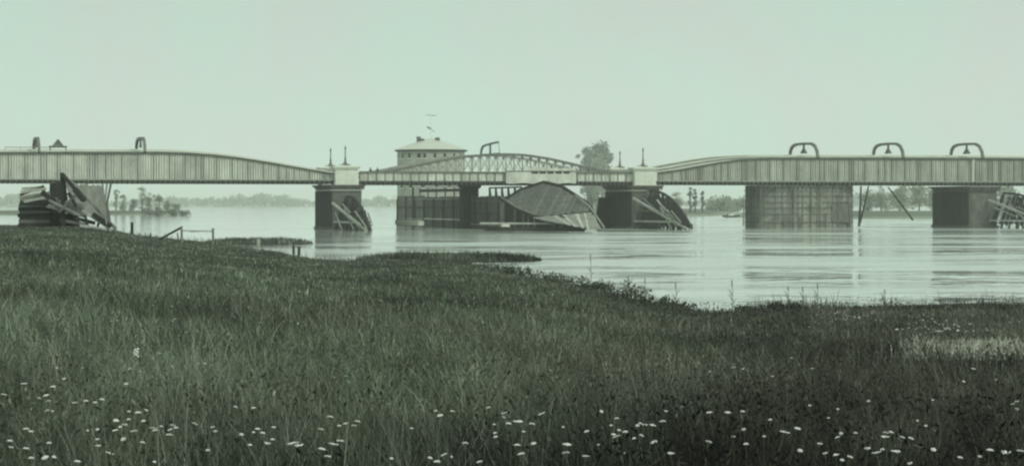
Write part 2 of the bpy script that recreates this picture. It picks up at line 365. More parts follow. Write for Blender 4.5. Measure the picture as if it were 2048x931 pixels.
q = MB(); q.hexa([W(s0, .6, ZB + .9), W(s1, .6, ZB + .9), W(s1, 2.2, ZB + .9), W(s0, 2.2, ZB + .9), W(s0, .6, ZB + 1.1), W(s1, .6, ZB + 1.1), W(s1, 2.2, ZB + 1.1), W(s0, 2.2, ZB + 1.1)]); q.build('footway', 'wood', sw)
def truss(v, chordL, chordR, web, dz=0):
    top = [(742, 347), (790, 340.5), (845, 329), (890, 320), (925, 314), (965, 310.5), (1010, 308.5), (1050, 310), (1100, 317.5), (1150, 329), (1200, 341), (1242, 347)]
    tz = [(S(p), Z(p, q_) + dz) for p, q_ in top]; zt = lambda s: float(np.interp(s, [a for a, b in tz], [b for a, b in tz]))
    sa, sb = tz[0][0], tz[-1][0]; n = 30; ss = [sa + (sb - sa) * k / n for k in range(n + 1)]
    c1 = MB(); c2 = MB()
    for k in range(n): (c1 if ss[k] < S(1015) else c2).beam(W(ss[k], v, zt(ss[k])), W(ss[k + 1], v, zt(ss[k + 1])), .55, .5)
    g = c1.build('truss_chord', chordL, sw); c2.build('light_chord', chordR, g)
    wb = MB()
    for k in range(1, n):
        a = ss[k]; wb.beam(W(a, v, zr + .28), W(a, v, zt(a) - .1), .3, .22)
        if k > n // 2 + 1 and zt(a) - zr > .9: wb.beam(W(a, v - .12, zt(a) - .1), W(a, v - .12, zt(a) - .75), .55, .2, 1)
        b = ss[k + 1] if k < n - 1 else sb
        wb.beam(W(a, v + .12, zr + .28), W(b, v + .12, zt(b) - .1), .2, .1); wb.beam(W(a, v - .12, zt(a) - .1), W(b, v - .12, zr + .28), .2, .1)
    wb.build('truss_web', [web, 'mid_iron'], g); return zt
zt = truss(.3, 'mid_iron', 'mid_iron', 'pale_iron'); truss(14.7, 'pale_iron', 'pale_iron', 'pale_far', .1)
zp = Z(985, 308)
q = MB(); sP = S(1000)
path = [(4.0, zp + 2.35), (7.5, zp + 2.2), (11, zp + 2.05), (13.4, zp + 1.8), (14.4, zp + 1.2), (15, zp)]
for a, b in zip(path, path[1:]): q.beam(W(sP, a[0], a[1]), W(sP, b[0], b[1]), .36, .36)
q.beam(W(sP, 1.2, zp + 2.4), W(sP, 4.0, zp + 2.35), .36, .36); q.beam(W(sP, .3, zp + .2), W(sP, 1.2, zp + 2.4), .1, .1); q.beam(W(sP, 7.5, zp + 2.1), W(sP, 7.5, zp + .3), .34, .34)
q.beam(W(sP, .3, zp + .2), W(sP, 15, zp + .2), .2, .2)
q.build('portal_frame', 'mid_iron', sw)
# pale hoarding of upright boards with a slotted upper strip
h0, h1 = S(1012, -.6), S(1152, -.6); q = MB(); n = 44
for k in range(n):
    a = h0 + (h1 - h0) * k / n; b = h0 + (h1 - h0) * (k + .93) / n; px = 1012 + 140 * k / n
    slot = 1060 < px < 1138
    zl = Z(px, 366.5 + .8 * math.sin(k * .45), -.6); zh = Z(px, 341 if px < 1050 else 336, -.6)
    if slot: zs1 = Z(px, 347.5, -.6); zs2 = Z(px, 343.2, -.6)
    for z0_, z1_ in ([(zl, zs1), (zs2, zh)] if slot and k % 5 else [(zl, zh)]):
        d = .02 * (k % 2)
        q.hexa([W(a, -.6 - d, z0_), W(b, -.6 - d, z0_), W(b, -.52, z0_), W(a, -.52, z0_), W(a, -.6 - d, z1_), W(b, -.6 - d, z1_), W(b, -.52, z1_), W(a, -.52, z1_)])
ho = q.build('hoarding', 'paint', sw)
q = MB(); q.beam(W(h0, -.68, Z(1080, 342.2, -.6)), W(h1, -.68, Z(1080, 342.2, -.6)), .1, .12); q.beam(W(h0, -.45, Z(1080, 345.5, -.6)), W(h1, -.45, Z(1080, 345.5, -.6)), .05, .6); q.build('dark_backing', 'dark_iron', ho)

# ------------------------------------------------------------------ piers
def chamfer(s0, s1, v0, v1, c):
    return [(s0 + c, v0), (s1 - c, v0), (s1, v0 + c), (s1, v1 - c), (s1 - c, v1), (s0 + c, v1), (s0, v1 - c), (s0, v0 + c)]
def sv(pts): return [tuple(W(a, b, 0).xy) for a, b in pts]
def ashlar(mb, s0, s1, v0, v1, c, z0, z1, course=.62):
    z = z0; k = 0
    while z < z1 - .05:
        zz = min(z + course, z1); e = .035 * (k % 2)
        mb.prism(sv(chamfer(s0 - e, s1 + e, v0 - e, v1 + e, c)), z, zz - .0, 0); z = zz; k += 1
def pier(pa, pb, label, v0=-2.2, v1=15.8, pyl=True, ztop=None, st='stone', dark=False):
    s0, s1 = S(pa, v0), S(pb, v0); zc = ZB - .5
    t_ = thing('bridge_pier', W((s0 + s1) / 2, 7, 0), label, 'bridge pier', 'masonry piers of the bridge')
    sh = MB(); ashlar(sh, s0, s1, v0, v1, .5, -1.5, zc - 1.15); o = sh.build('shaft', st, t_)
    c = MB(); ashlar(c, s0 - .25, s1 + .25, v0 - .25, v1 + .25, .5, zc - 1.15, zc - .9); c.build('string_course', 'stone_pale' if not dark else 'stone', t_)
    c = MB(); e = .1
    for k in range(4): c.prism(sv(chamfer(s0 - e, s1 + e, v0 - e, v1 + e, .5)), zc - .9 + k * .225, zc - .9 + (k + 1) * .225); e += .22
    nb = int((s1 - s0 + 1) / .6)
    for k in range(nb):
        a = s0 - .2 + (s1 - s0 + .4) * k / (nb - 1)
        c.hexa([W(a - .12, v0 - .75, zc - .85), W(a + .12, v0 - .75, zc - .85), W(a + .12, v0 - .2, zc - .85), W(a - .12, v0 - .2, zc - .85), W(a - .12, v0 - .75, zc - .3), W(a + .12, v0 - .75, zc - .3), W(a + .12, v0 - .2, zc - .3), W(a - .12, v0 - .2, zc - .3)])
    c.build('cornice', st, t_)
    b = MB(); ashlar(b, s0 - .4, s1 + .4, v0 - .4, v1 + .4, .6, -1.6, .45); b.build('plinth', st, t_)
    if pyl:
        for vv0, lab in ((-1.5, 0), (13.4, 1)):
            m0 = (s0 + s1) / 2; hw = 2.25
            p = MB(); p.prism(sv(chamfer(m0 - hw, m0 + hw, vv0, vv0 + 3, .08)), zc, zc + 3.1)
            p.prism(sv(chamfer(m0 - hw - .12, m0 + hw + .12, vv0 - .12, vv0 + 3.12, .08)), zc, zc + .45)
            p.prism(sv(chamfer(m0 - hw + .5, m0 + hw - .5, vv0 - .03, vv0 + 3.03, .02)), zc + .8, zc + 2.7)
            po = p.build('pylon', 'stone_pale', t_)
            p = MB(); p.prism(sv(chamfer(m0 - hw - .3, m0 + hw + .3, vv0 - .3, vv0 + 3.3, .1)), zc + 3.1, zc + 3.35)
            p.prism(sv(chamfer(m0 - hw - .45, m0 + hw + .45, vv0 - .45, vv0 + 3.45, .1)), zc + 3.35, zc + 3.6)
            p.prism(sv(chamfer(m0 - hw, m0 + hw, vv0, vv0 + 3, .1)), zc + 3.6, zc + 3.85, top=sv(chamfer(m0 - 1.1, m0 + 1.1, vv0 + .6, vv0 + 2.4, .1)))
            p.build('pylon_cap', 'stone_pale', po)
    return t_, (s0 + s1) / 2, zc
p1, m1, zc = pier(666, 724, 'masonry pier under the left pale pylon, fluted dark left flank')
p2, m2, zc = pier(1266, 1320, 'very dark masonry pier under the right pale pylon, round timber fender at its left', st='stone')
p3, m3, zc = pier(1941, 1996, 'dark masonry pier without a pylon near the right picture edge', pyl=False, dark=True)
# fender barrel of pier 2
q = MB(); c = W(S(1221, 13), 13, 0)
for k in range(16):
    a = math.pi * 2 * k / 16; rr = 2.6
    q.tube([(c.x + rr * .8 * math.cos(a), c.y + rr * math.sin(a), -1), (c.x + rr * math.cos(a), c.y + rr * math.sin(a), 2.5), (c.x + rr * .75 * math.cos(a), c.y + rr * .75 * math.sin(a), 6.2)], .52, 6)
q.build('fender', 'wood_dark', p2)
# upright boards on the piers' left flanks; the side in shade is coloured dark
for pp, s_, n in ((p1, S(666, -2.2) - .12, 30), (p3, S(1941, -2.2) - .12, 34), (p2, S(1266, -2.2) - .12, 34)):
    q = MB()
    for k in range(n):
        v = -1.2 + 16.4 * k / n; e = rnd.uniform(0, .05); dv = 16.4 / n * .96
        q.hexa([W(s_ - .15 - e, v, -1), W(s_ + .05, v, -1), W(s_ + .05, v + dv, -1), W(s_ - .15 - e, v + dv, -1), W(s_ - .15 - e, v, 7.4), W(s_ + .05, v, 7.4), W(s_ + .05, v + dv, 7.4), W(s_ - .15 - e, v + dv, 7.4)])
    q.build('shaded_flank_boards', 'wood_dark', pp)
# pivot pier of the swing span
pv_ = thing('pivot_pier', W(S(937, 9), 9, 0), 'round dark pivot pier under the middle of the swing span', 'bridge pier')
c = W(S(937, 9), 8, 0)
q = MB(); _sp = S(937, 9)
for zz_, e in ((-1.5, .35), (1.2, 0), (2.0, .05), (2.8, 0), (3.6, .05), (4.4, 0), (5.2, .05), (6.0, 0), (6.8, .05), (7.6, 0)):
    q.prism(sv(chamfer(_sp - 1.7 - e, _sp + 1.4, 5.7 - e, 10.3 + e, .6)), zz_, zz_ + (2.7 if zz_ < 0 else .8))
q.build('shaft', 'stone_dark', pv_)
q = MB(); q.lathe([(1.95, 8.0), (2.3, 8.3), (2.3, 8.6), (2.7, 8.7), (2.7, ZB - .5)], c, 24); q.build('drum_cap', 'dark_iron', pv_)

# lamp posts
def lamp(c, h, label):
    t_ = thing('lamp_post', c, label, 'lamp post', 'lamp posts on the pylons')
    q = MB(); q.lathe([(1.3, -.12), (1.0, .1), (.45, .18), (.3, .5), (.2, .6), (.18, 1.3), (.13, 1.4), (.1, h - .7)], c, 12); q.build('post', 'mid_iron', t_)
    q = MB(); q.lathe([(.1, h - .7), (.17, h - .25), (.05, h - .2)], c, 8); q.build('lantern', 'glass', t_)
    q = MB(); q.lathe([(.18, h - .2), (.05, h), (.03, h + .25)], c, 8); q.build('lantern_cap', 'mid_iron', t_)
for m_, vv, lab, dz in ((m1, 0, 'lamp post on the near cap of the left pale pylon', 0), (m1, 14.9, 'thinner lamp post just left of the left pale pylon, on the far pylon', -.1),
                        (m2, 0, 'lamp post on the near cap of the right pale pylon', 0), (m2, 14.9, 'lamp post left of the right pale pylon, on the far pylon', -.3)):
    lamp(W(m_, vv, zc + 3.9), 3.6 + dz, lab)

# ------------------------------------------------------------------ icebreakers
def icebreaker(sm, v0, L, zr_, label, seed, plank=.5, wbase=6.0, skew=0, dark='wood_dark'):
    r = random.Random(seed); t_ = thing('icebreaker', W(sm, v0 - L / 2, 0), label, 'icebreaker', 'timber icebreakers in front of the piers')
    zri = lambda k: .3 + (zr_ - .3) * (1 - max(0, min(k, 1)) ** 2.3)           # ridge height along the length 0..1
    A = lambda k, side, z: W(sm + skew * k + side * wbase / 2 * (1 - .75 * k) * (1 - .35 * z / zr_), v0 - L * k, z)
    q = MB(); q.beam(W(sm - wbase * .55, v0 - .2, zr_ * .8), W(sm + skew - wbase * .12, v0 - L, .1), .4, .4); q.build('raking_beam', 'wood_pale', t_)
    q = MB(); [q.beam(W(sm + skew * a_, v0 - .2 - L * a_, zri(a_)), W(sm + skew * (a_ + .125), v0 - .2 - L * (a_ + .125), zri(a_ + .125)), .4, .4) for a_ in [i_ / 8 for i_ in range(8)]]; q.build('ridge_beam', dark, t_)
    n = 9
    for k in range(n):
        kk = (k + .4) / n
        for sd_ in (-1, 1):
            if r.random() < .12: continue
            top = zri(kk) * (1 + r.uniform(-.12, .06)); q = MB(); q.beam(A(kk, sd_, -1), A(kk, sd_ * .25, max(.5, top)), .38, .38)
            q.build('pile', dark if r.random() < .7 else 'wood', t_)
    for zz_, mt in ((1.5, 'wood_pale'), (3.6, 'wood')):
        ke = max(.15, 1 - zz_ / zr_ * 1.05)
        for sd_ in (-1, 1):
            q = MB(); q.beam(A(0, sd_ * 1.06, zz_), A(ke, sd_ * 1.06, zz_), .25, .35); q.build('waling', mt, t_)
    # planking: individual sloping boards on each flank, some missing; shaded left flank coloured darker
    for sd_, mt in ((-1, dark), (1, 'wood')):
        q = MB(); m_ = int(L / .55)
        for k in range(m_):
            if r.random() > plank: continue
            ka, kb = k / m_, (k + .85) / m_; za = r.uniform(.1, 1.2); ta = zri(ka) * r.uniform(.82, 1); tb = ta - .1
            if ta < za + .3: continue
            q.hexa([A(ka, sd_ * 1.0, za), A(kb, sd_ * 1.0, za), A(kb, sd_ * .94, za), A(ka, sd_ * .94, za), A(ka, sd_ * .28, ta), A(kb, sd_ * .28, tb), A(kb, sd_ * .2, tb), A(ka, sd_ * .2, ta)])
        if q.v:
            for zq in (1.0,): q.beam(A(0, sd_ * .99, zq), A(.93, sd_ * .99, zq), .2, .25)
            q.build('planking', mt, t_)
    for k in range(9):   # loose leaning boards
        ka = r.uniform(0, .7); z0_ = zri(ka) * r.uniform(.5, .95); kb = min(1.02, ka + r.uniform(.18, .42)); sd_ = r.choice((-1.15, -1.15, 1.1))
        q = MB(); q.beam(A(ka, sd_, z0_), A(kb, sd_ * 1.05, max(.05, z0_ - r.uniform(1.5, 4.5))), .3, .14); q.build('loose_board', r.choice(['wood_pale', 'wood', 'wood_mid']), t_)
    return t_
icebreaker(m1 - .1, -2.5, 21, 6.4, 'small broken timber icebreaker with pale leaning boards before the left pylon pier', 3, .55, 5.4)
icebreaker(m2 + .4, -2.5, 25, 7.6, 'dark heavily planked timber icebreaker sloping into the water before the right pylon pier', 5, .95, 6.2)
icebreaker(m3 + 4.2, -2.5, 22, 7.2, 'open trestle icebreaker cut by the right picture edge', 9, .3, 6.2, skew=2)

# ------------------------------------------------------------------ swing jetty and its wedge
sj = S(937, 9) + 5.0
jt = thing('guide_jetty', W(sj, 10, 0), 'long dark planked guide jetty standing in the water under the swing span', 'jetty')
def jwall(name, s_, va, vb, z0_, z1_, mt, step=.5, jit=.05, th=.18):
    q = MB(); n = int(abs(vb - va) / step)
    for k in range(n):
        a = va + (vb - va) * k / n; b = va + (vb - va) * (k + .95) / n; zt_ = z1_ + rnd.uniform(-jit, jit); e = rnd.uniform(0, .04)
        q.hexa([W(s_ - th - e, a, z0_), W(s_, a, z0_), W(s_, b, z0_), W(s_ - th - e, b, z0_), W(s_ - th - e, a, zt_), W(s_, a, zt_), W(s_, b, zt_), W(s_ - th - e, b, zt_)])
    return q.build(name, mt, jt)
HW = 5.2; VA, VB_ = -26, 73
jwall('plank_wall', sj - HW, VA, 5.5, -1, 6.4, 'jetty_boards', .42, .12); jwall('plank_wall', sj - HW, 10.5, 46, -1, 6.4, 'jetty_boards', .42, .12); jwall('end_wall', sj - HW, 46, VB_, -1, 6.7, 'wood', .6, .2); jwall('plank_wall', sj + HW, VA, VB_, -1, 6.2, 'wood_dark')
q = MB(); n = 20
for k in range(n):
    a = sj - HW + 2 * HW * k / n; b = sj - HW + 2 * HW * (k + .95) / n
    q.hexa([W(a, VA - .18, -1), W(b, VA - .18, -1), W(b, VA, -1), W(a, VA, -1), W(a, VA - .18, 6.3), W(b, VA - .18, 6.3), W(b, VA, 6.3), W(a, VA, 6.3)])
q.build('plank_wall', 'wood', jt)
q = MB(); q.hexa([W(sj - HW, VA, 5.6), W(sj + HW, VA, 5.6), W(sj + HW, VB_, 5.6), W(sj - HW, VB_, 5.6), W(sj - HW, VA, 5.8), W(sj + HW, VA, 5.8), W(sj + HW, VB_, 5.8), W(sj - HW, VB_, 5.8)]); q.build('walkway', 'wood', jt)
for z_, va, vb, mt, wd in ((1.75, 11, 46, 'wood_pale', .3), (6.0, 11, 60, 'wood_mid', .25), (3.1, -26, 5, 'wood_dark', .2), (5.6, -26, 5, 'wood_worn', .25), (1.0, 46, 72, 'wood_pale', .35), (.9, -26, 5, 'wood_mid', .3), (4.2, 11, 72, 'wood_dark', .25)):
    q = MB(); q.beam(W(sj - HW - .32, va, z_), W(sj - HW - .32, vb, z_), .25, wd); q.build('waling', mt, jt)
for k in range(12):
    v = VA + 1 + (VB_ - VA - 2) * k / 11; q = MB(); q.tube([W(sj - HW - .4, v, -1.2), W(sj - HW - .4, v, 6.3 + rnd.uniform(-.5, .35))], .15, 8); q.build('pile', 'wood_dark', jt)
# upper rails and trestle heads on the jetty
for va, vb, z_ in ((13, 52, 8.5),):
    q = MB(); q.beam(W(sj - HW, va, z_), W(sj - HW, vb, z_), .2, .22); q.build('handrail', 'wood_pale', jt)
    q = MB(); q.beam(W(sj - HW + .2, va, z_ - .7), W(sj - HW + .2, vb, z_ - .7), .3, .65); q.build('fascia_board', 'wood_dark', jt)
    for k in range(6):
        v = va + (vb - va) * k / 5; q = MB(); q.beam(W(sj - HW + .2, v, 5.8), W(sj - HW + .2, v, z_ - .1), .22, .22); q.build('rail_post', 'wood_dark', jt)
for k in range(5):
    v = -2 - 4.6 * k; q = MB(); q.beam(W(sj - 3.5, v, 5.8), W(sj - 3.5, v, 8.2), .35, .35); q.beam(W(sj - 3.5, v - 1.4, 5.9), W(sj - 3.5, v, 8.1), .2, .2); q.beam(W(sj - 3.5, v, 8.1), W(sj - 3.5, v - 4.6, 8.1), .3, .3)
    q.build('trestle_frame', 'wood_dark', jt)
# ladder-like post left
q = MB(); q.tube([P(826, 462, 452), P(826, 374, 452)], .2, 8); q.build('tall_pile', 'wood_dark', jt)
q = MB(); q.lathe([(0.05, 0), (.75, .2), (.85, .5), (.75, .9), (.4, 1.15), (.1, 1.25)], P(1011, 455, 400) - Vector((0, 0, .4)), 14)
bo = q.build('mooring_buoy', 'stone_pale', origin=P(1011, 455, 400)); tag(bo, 'pale rounded buoy floating beside the dark guide jetty', 'buoy')
q = MB(); pp = [P(848, 447, 440), P(800, 447, 455)]; q.beam(P(796, 444, 456), P(842, 446, 440), 1.2, .9); q.beam(P(796, 444, 456) + Vector((0, 0, .8)), P(842, 446, 440) + Vector((0, 0, .7)), .2, .12)
rf = q.build('timber_float', 'wood_pale', origin=P(820, 448, 448)); tag(rf, 'pale squared float moored at the left end of the jetty', 'float')

# great planked wedge icebreaker at the head of the jetty
wg = thing('icebreaker', P(1100, 455, 400), 'huge dark planked wedge icebreaker with curved keel at the head of the swing span jetty', 'icebreaker', None)
def strip(rows_a, rows_b, n_between, mt, name, th=.12, gap=.9):
    """boards laid between two polylines (lists of Vectors)"""
    q = MB()
    def at(pl, k):
        x = k * (len(pl) - 1); i_ = min(int(x), len(pl) - 2); return pl[i_].lerp(pl[i_ + 1], x - i_)
    for k in range(n_between):
        a0, a1 = at(rows_a, k / n_between), at(rows_a, (k + gap) / n_between); b0, b1 = at(rows_b, k / n_between), at(rows_b, (k + gap) / n_between)
        nrm = (a1 - a0).cross(b0 - a0)
        if nrm.length < 1e-6: continue
        nrm = nrm.normalized() * (th + rnd.uniform(0, .12)); dl = (b0 - a0).normalized() * rnd.choice((0, 0, .15, -.35, -.15)); b0 = b0 + dl; b1 = b1 + dl
        q.hexa([a0, a1, b1, b0, a0 + nrm, a1 + nrm, b1 + nrm, b0 + nrm], rnd.choice((0, 0, 1)))
    return q.build(name, [mt, {'wood_worn': 'wood', 'wood': 'wood_worn', 'wood_dark': 'wood', 'wood_pale': 'wood_mid', 'wood_mid': 'wood_pale'}[mt]], wg)
ridge = [P(1010, 401, 414), P(1040, 381, 412), P(1088, 365, 409), P(1122, 373, 405), P(1150, 391, 402), P(1178, 410, 399)]
keel = [P(1014, 405, 402), P(1034, 417, 399), P(1058, 428, 397), P(1090, 432, 395), P(1130, 427, 394), P(1178, 421, 394)]
strip(ridge, keel, 60, 'wood_worn', 'near_planking', .1, .93)
back = [P(1020, 404, 432), P(1050, 384, 432), P(1092, 368, 431), P(1130, 376, 426), P(1160, 394, 421), P(1184, 412, 416)]
backlow = [P(1020, 452, 432), P(1050, 452, 432), P(1092, 452, 431), P(1130, 452, 426), P(1160, 452, 421), P(1184, 452, 416)]
strip(back, backlow, 34, 'wood_dark', 'far_planking', .1, .96)
def plank_line(name, pts, w_, h_, mt):
    q = MB()
    for a, b in zip(pts, pts[1:]): q.beam(a, b, w_, h_)
    return q.build(name, mt, wg)
plank_line('ridge_beam', [p + Vector((0, 0, .15)) for p in ridge], .5, .4, 'wood_dark')
plank_line('keel_beam', [P(1000, 396, 401)] + keel[:3] + [P(1090, 440, 394), P(1130, 449, 392), P(1172, 457, 391)], .5, .55, 'wood_dark')
plank_line('keel_edge', [P(1003, 394, 400.4), P(1033, 414, 398.3), P(1058, 424, 396.3), P(1070, 428, 395.5)], .15, .2, 'wood_mid')
plank_line('sill_beam', [P(960, 446, 398), P(1120, 447, 394), P(1165, 452, 392)], .4, .3, 'wood_pale')
plank_line('sill_beam', [P(970, 457, 399), P(1168, 459, 391)], .6, .7, 'wood_dark')
plank_line('nose_brace', [P(1150, 390, 400), P(1178, 412, 397), P(1208, 455, 391)], .3, .3, 'wood_mid')
plank_line('nose_brace', [P(1120, 432, 393.5), P(1172, 456, 390.5)], .5, .5, 'wood_dark')
low_near = [P(1000, 400, 403), P(1034, 420, 401), P(1058, 431, 399), P(1090, 441, 397), P(1150, 452, 395)]
low_b = [P(1000, 459, 403), P(1034, 460, 401), P(1058, 460, 399), P(1090, 460, 397), P(1150, 460, 395)]
strip(low_near, low_b, 30, 'wood_dark', 'lower_planking', .1, .96)
ap0 = [P(1066, 434, 395.5), P(1110, 431, 394), P(1170, 425, 394), P(1182, 424, 394)]
ap1 = [P(1090, 440, 390), P(1140, 449, 389), P(1176, 457, 388), P(1204, 458, 388)]
strip(ap0, ap1, 20, 'wood_mid', 'apron', .08, .95)

# ------------------------------------------------------------------ caisson under the right span
cf = thing('timber_caisson', W(S(1605, 3), 8, 0), 'broad round-cornered timber-clad caisson standing in the river under the right girder span', 'caisson')
ca, cb = S(1509, 5), S(1715, 1.2)
outl = []
cm = (ca + cb) / 2; hw = (cb - ca) / 2
for k in range(96):
    a = 2 * math.pi * k / 96; e = 4.5
    cx, sx = math.cos(a), math.sin(a); outl.append((cm + hw * math.copysign(abs(cx) ** (2 / e), cx), 7 + 6 * math.copysign(abs(sx) ** (2 / e), sx)))
q = MB(); q.prism(sv(outl), -1.2, 8.7); q.build('core', 'caisson', cf)
q = MB()
acc = 0; pts_ = [W(a, b, 0) for a, b in outl]
for k in range(96):
    a, b = pts_[k], pts_[(k + 1) % 96]; d = (b - a); L_ = d.length; nn = max(1, int(L_ / .3)); nv = Vector((d.y, -d.x, 0)).normalized()
    for j_ in range(nn):
        p_ = a.lerp(b, (j_ + .08) / nn); r_ = a.lerp(b, (j_ + .92) / nn); o_ = nv * rnd.uniform(.06, .16); zt_ = 8.78 + rnd.uniform(-.12, .04)
        q.hexa([p_ + Vector((0, 0, -.8)), r_ + Vector((0, 0, -.8)), r_ + o_ + Vector((0, 0, -.8)), p_ + o_ + Vector((0, 0, -.8)), p_ + Vector((0, 0, zt_)), r_ + Vector((0, 0, zt_)), r_ + o_ + Vector((0, 0, zt_)), p_ + o_ + Vector((0, 0, zt_))], 1 if rnd.random() < .2 else 0)
q.build('sheet_piling', ['caisson', 'caisson_dark'], cf)
for z_, mt in ((7.7, 'caisson'), (6.6, 'caisson_dark'), (5.4, 'caisson'), (4.2, 'caisson_dark'), (3.0, 'caisson'), (1.2, 'caisson_dark')):
    q = MB()
    big_ = [Vector((c_[0], c_[1], 0)) for c_ in [tuple(W(cm + (a - cm) * 1.03, 7 + (b - 7) * 1.05, 0)) for a, b in outl]]
    for k in range(96): q.beam(big_[k] + Vector((0, 0, z_)), big_[(k + 1) % 96] + Vector((0, 0, z_)), .14, .14)
    q.build('waling', mt, cf)
for k, px in enumerate((1522, 1545, 1570, 1587, 1602, 1622, 1641, 1652, 1676, 1700)):
    q = MB(); s_ = S(px, .5); hh = [8.6, 2.6, 2.8, 8, 2.4, 8.4, 8.8, 3, 7, 6][k]
    q.beam(W(s_, .5, -1), W(s_ + rnd.uniform(-.15, .15), .5, hh), .2, .2); q.build('upright', 'wood', cf)
q = MB(); q.hexa([W(S(1664, .6), .6, 1.2), W(S(1705, .6), .6, 1.2), W(S(1705, .6), .8, 1.2), W(S(1664, .6), .8, 1.2), W(S(1664, .6), .6, 5), W(S(1705, .6), .6, 5), W(S(1705, .6), .8, 5), W(S(1664, .6), .8, 5)])
q.build('dark_boarding', 'wood', cf)

# mooring poles and stakes in the water
def pole(a, b, r_, label, group=None, mt='wood_dark'):
    q = MB(); a = Vector(a); b = Vector(b); q.tube([a, a.lerp(b, .5) + Vector((.06, 0, 0)), b], [r_, r_ * .9, r_ * .7], 8)
    o = q.build('mooring_pole', mt, origin=a); tag(o, label, 'pole', group)
pole(P(1487, 452, 470), P(1487, 392, 470), .17, 'slim upright pole just left of the timber caisson', mt='wood_mid')
pole(P(1718, 453, 468), P(1722, 372, 468), .26, 'upright dark pole just right of the timber caisson')
pole(P(1720, 446, 469), P(1737, 372, 469), .2, 'leaning dark pole whose foot meets the upright pole by the caisson')
pole(P(1826, 440, 520), P(1776, 374, 520), .22, 'long slanting pole between the caisson and the third pier')

# ------------------------------------------------------------------ round fort tower behind the bridge
TY = 560.; tcx, tcy = XY(862, TY); TR = 67.5 * TY / F; ze = P(0, 300.5, TY).z
tw = thing('round_tower', (tcx, tcy, 0), 'squat round tower with pale low cone roof and chimneys behind the swing span', 'tower')
q = MB(); prof = [(TR * 1.03, -1.5), (TR * 1.03, 2), (TR, 2.05), (TR, 11.5), (TR * 1.02, 11.6), (TR * 1.02, 12.0), (TR, 12.1), (TR, ze - .4)]; q.lathe(prof, (tcx, tcy, 0), 64); q.build('wall', 'plaster', tw)
q = MB(); q.lathe([(TR * 1.0, ze - .4), (TR * 1.07, ze - .3), (TR * 1.08, ze + .05)], (tcx, tcy, 0), 64); q.build('eaves', 'dark_iron', tw)
q = MB(); q.lathe([(TR * 1.09, ze + .05), (TR * .62, ze + 1.5), (TR * .25, ze + 2.5), (.15, ze + 2.9)], (tcx, tcy, 0), 64); ro = q.build('roof', 'roof', tw)
for (px, py0, py1, wd, ang) in ((837, 286, 273, .9, 0), (844, 286, 277, .9, 0), (875, 286, 275, 1.0, 0)):
    c = P(px, py0, TY - 1.5); hh = P(px, py1, TY - 1.5).z; q = MB(); q.prism([(c.x - wd / 2, c.y - .5), (c.x + wd / 2, c.y - .5), (c.x + wd / 2, c.y + .5), (c.x - wd / 2, c.y + .5)], ze + .8, hh)
    q.prism([(c.x - wd / 2 - .12, c.y - .62), (c.x + wd / 2 + .12, c.y - .62), (c.x + wd / 2 + .12, c.y + .62), (c.x - wd / 2 - .12, c.y + .62)], hh - .35, hh - .12)
    q.build('chimney', 'mid_iron', ro)
q = MB(); zt_ = P(0, 231, TY).z; q.tube([(tcx, tcy, ze + 2.8), (tcx, tcy, zt_)], [.1, .04], 6); fp = q.build('flagpole', 'pale_far', ro)
q = MB(); zf_ = P(0, 258, TY).z; q.hexa([(tcx, tcy, zf_ - .2), (tcx - 1.0, tcy, zf_ + .3), (tcx - 1.0, tcy + .05, zf_ + .3), (tcx, tcy + .05, zf_ - .2), (tcx, tcy, zf_ + .3), (tcx - 1, tcy, zf_ + .7), (tcx - 1, tcy + .05, zf_ + .7), (tcx, tcy + .05, zf_ + .3)])
q.beam((tcx, tcy, zf_), (tcx + .9, tcy, zf_ - .8), .12, .12); q.build('pennant', 'mid_iron', ro)
q = MB(); q.tube([(tcx - 1.4, tcy, zt_), (tcx - .4, tcy, zt_ + .15), (tcx + .6, tcy, zt_ - .02), (tcx + 1.5, tcy, zt_ + .1)], [.05, .12, .12, .04], 6); q.build('streamer', 'pale_iron', ro)
def twin(ang, z0_, w_, h_):
    a = ang; n_ = Vector((math.sin(a), -math.cos(a), 0)); tt = Vector((math.cos(a), math.sin(a), 0)); c = Vector((tcx, tcy, 0)) + n_ * (TR + .0)
    q = MB(); fr_ = MB()
    def bx(mb, hw_, za, zb, d0, d1): mb.hexa([c - tt * hw_ + n_ * d0 + Vector((0, 0, za)), c + tt * hw_ + n_ * d0 + Vector((0, 0, za)), c + tt * hw_ + n_ * d1 + Vector((0, 0, za)), c - tt * hw_ + n_ * d1 + Vector((0, 0, za)),
                                              c - tt * hw_ + n_ * d0 + Vector((0, 0, zb)), c + tt * hw_ + n_ * d0 + Vector((0, 0, zb)), c + tt * hw_ + n_ * d1 + Vector((0, 0, zb)), c - tt * hw_ + n_ * d1 + Vector((0, 0, zb))])
    bx(q, w_ / 2, z0_, z0_ + h_, -.3, .06); o = q.build('window', 'glass', tw); bx(fr_, w_ / 2 + .15, z0_ - .2, z0_ - .003, -.3, .15); fr_.build('sill', 'stone_pale', o)
for a in (-1.25, -.95, -.65, -.32, -.15, .15, .45, .78, 1.1): twin(a, ze - 2.0, .6 if abs(a + .32) > .02 else .9, 1.1)
for a in (-1.0, -.6, -.2, .2, .6, 1.0): twin(a, 8.8, .8, 1.3)

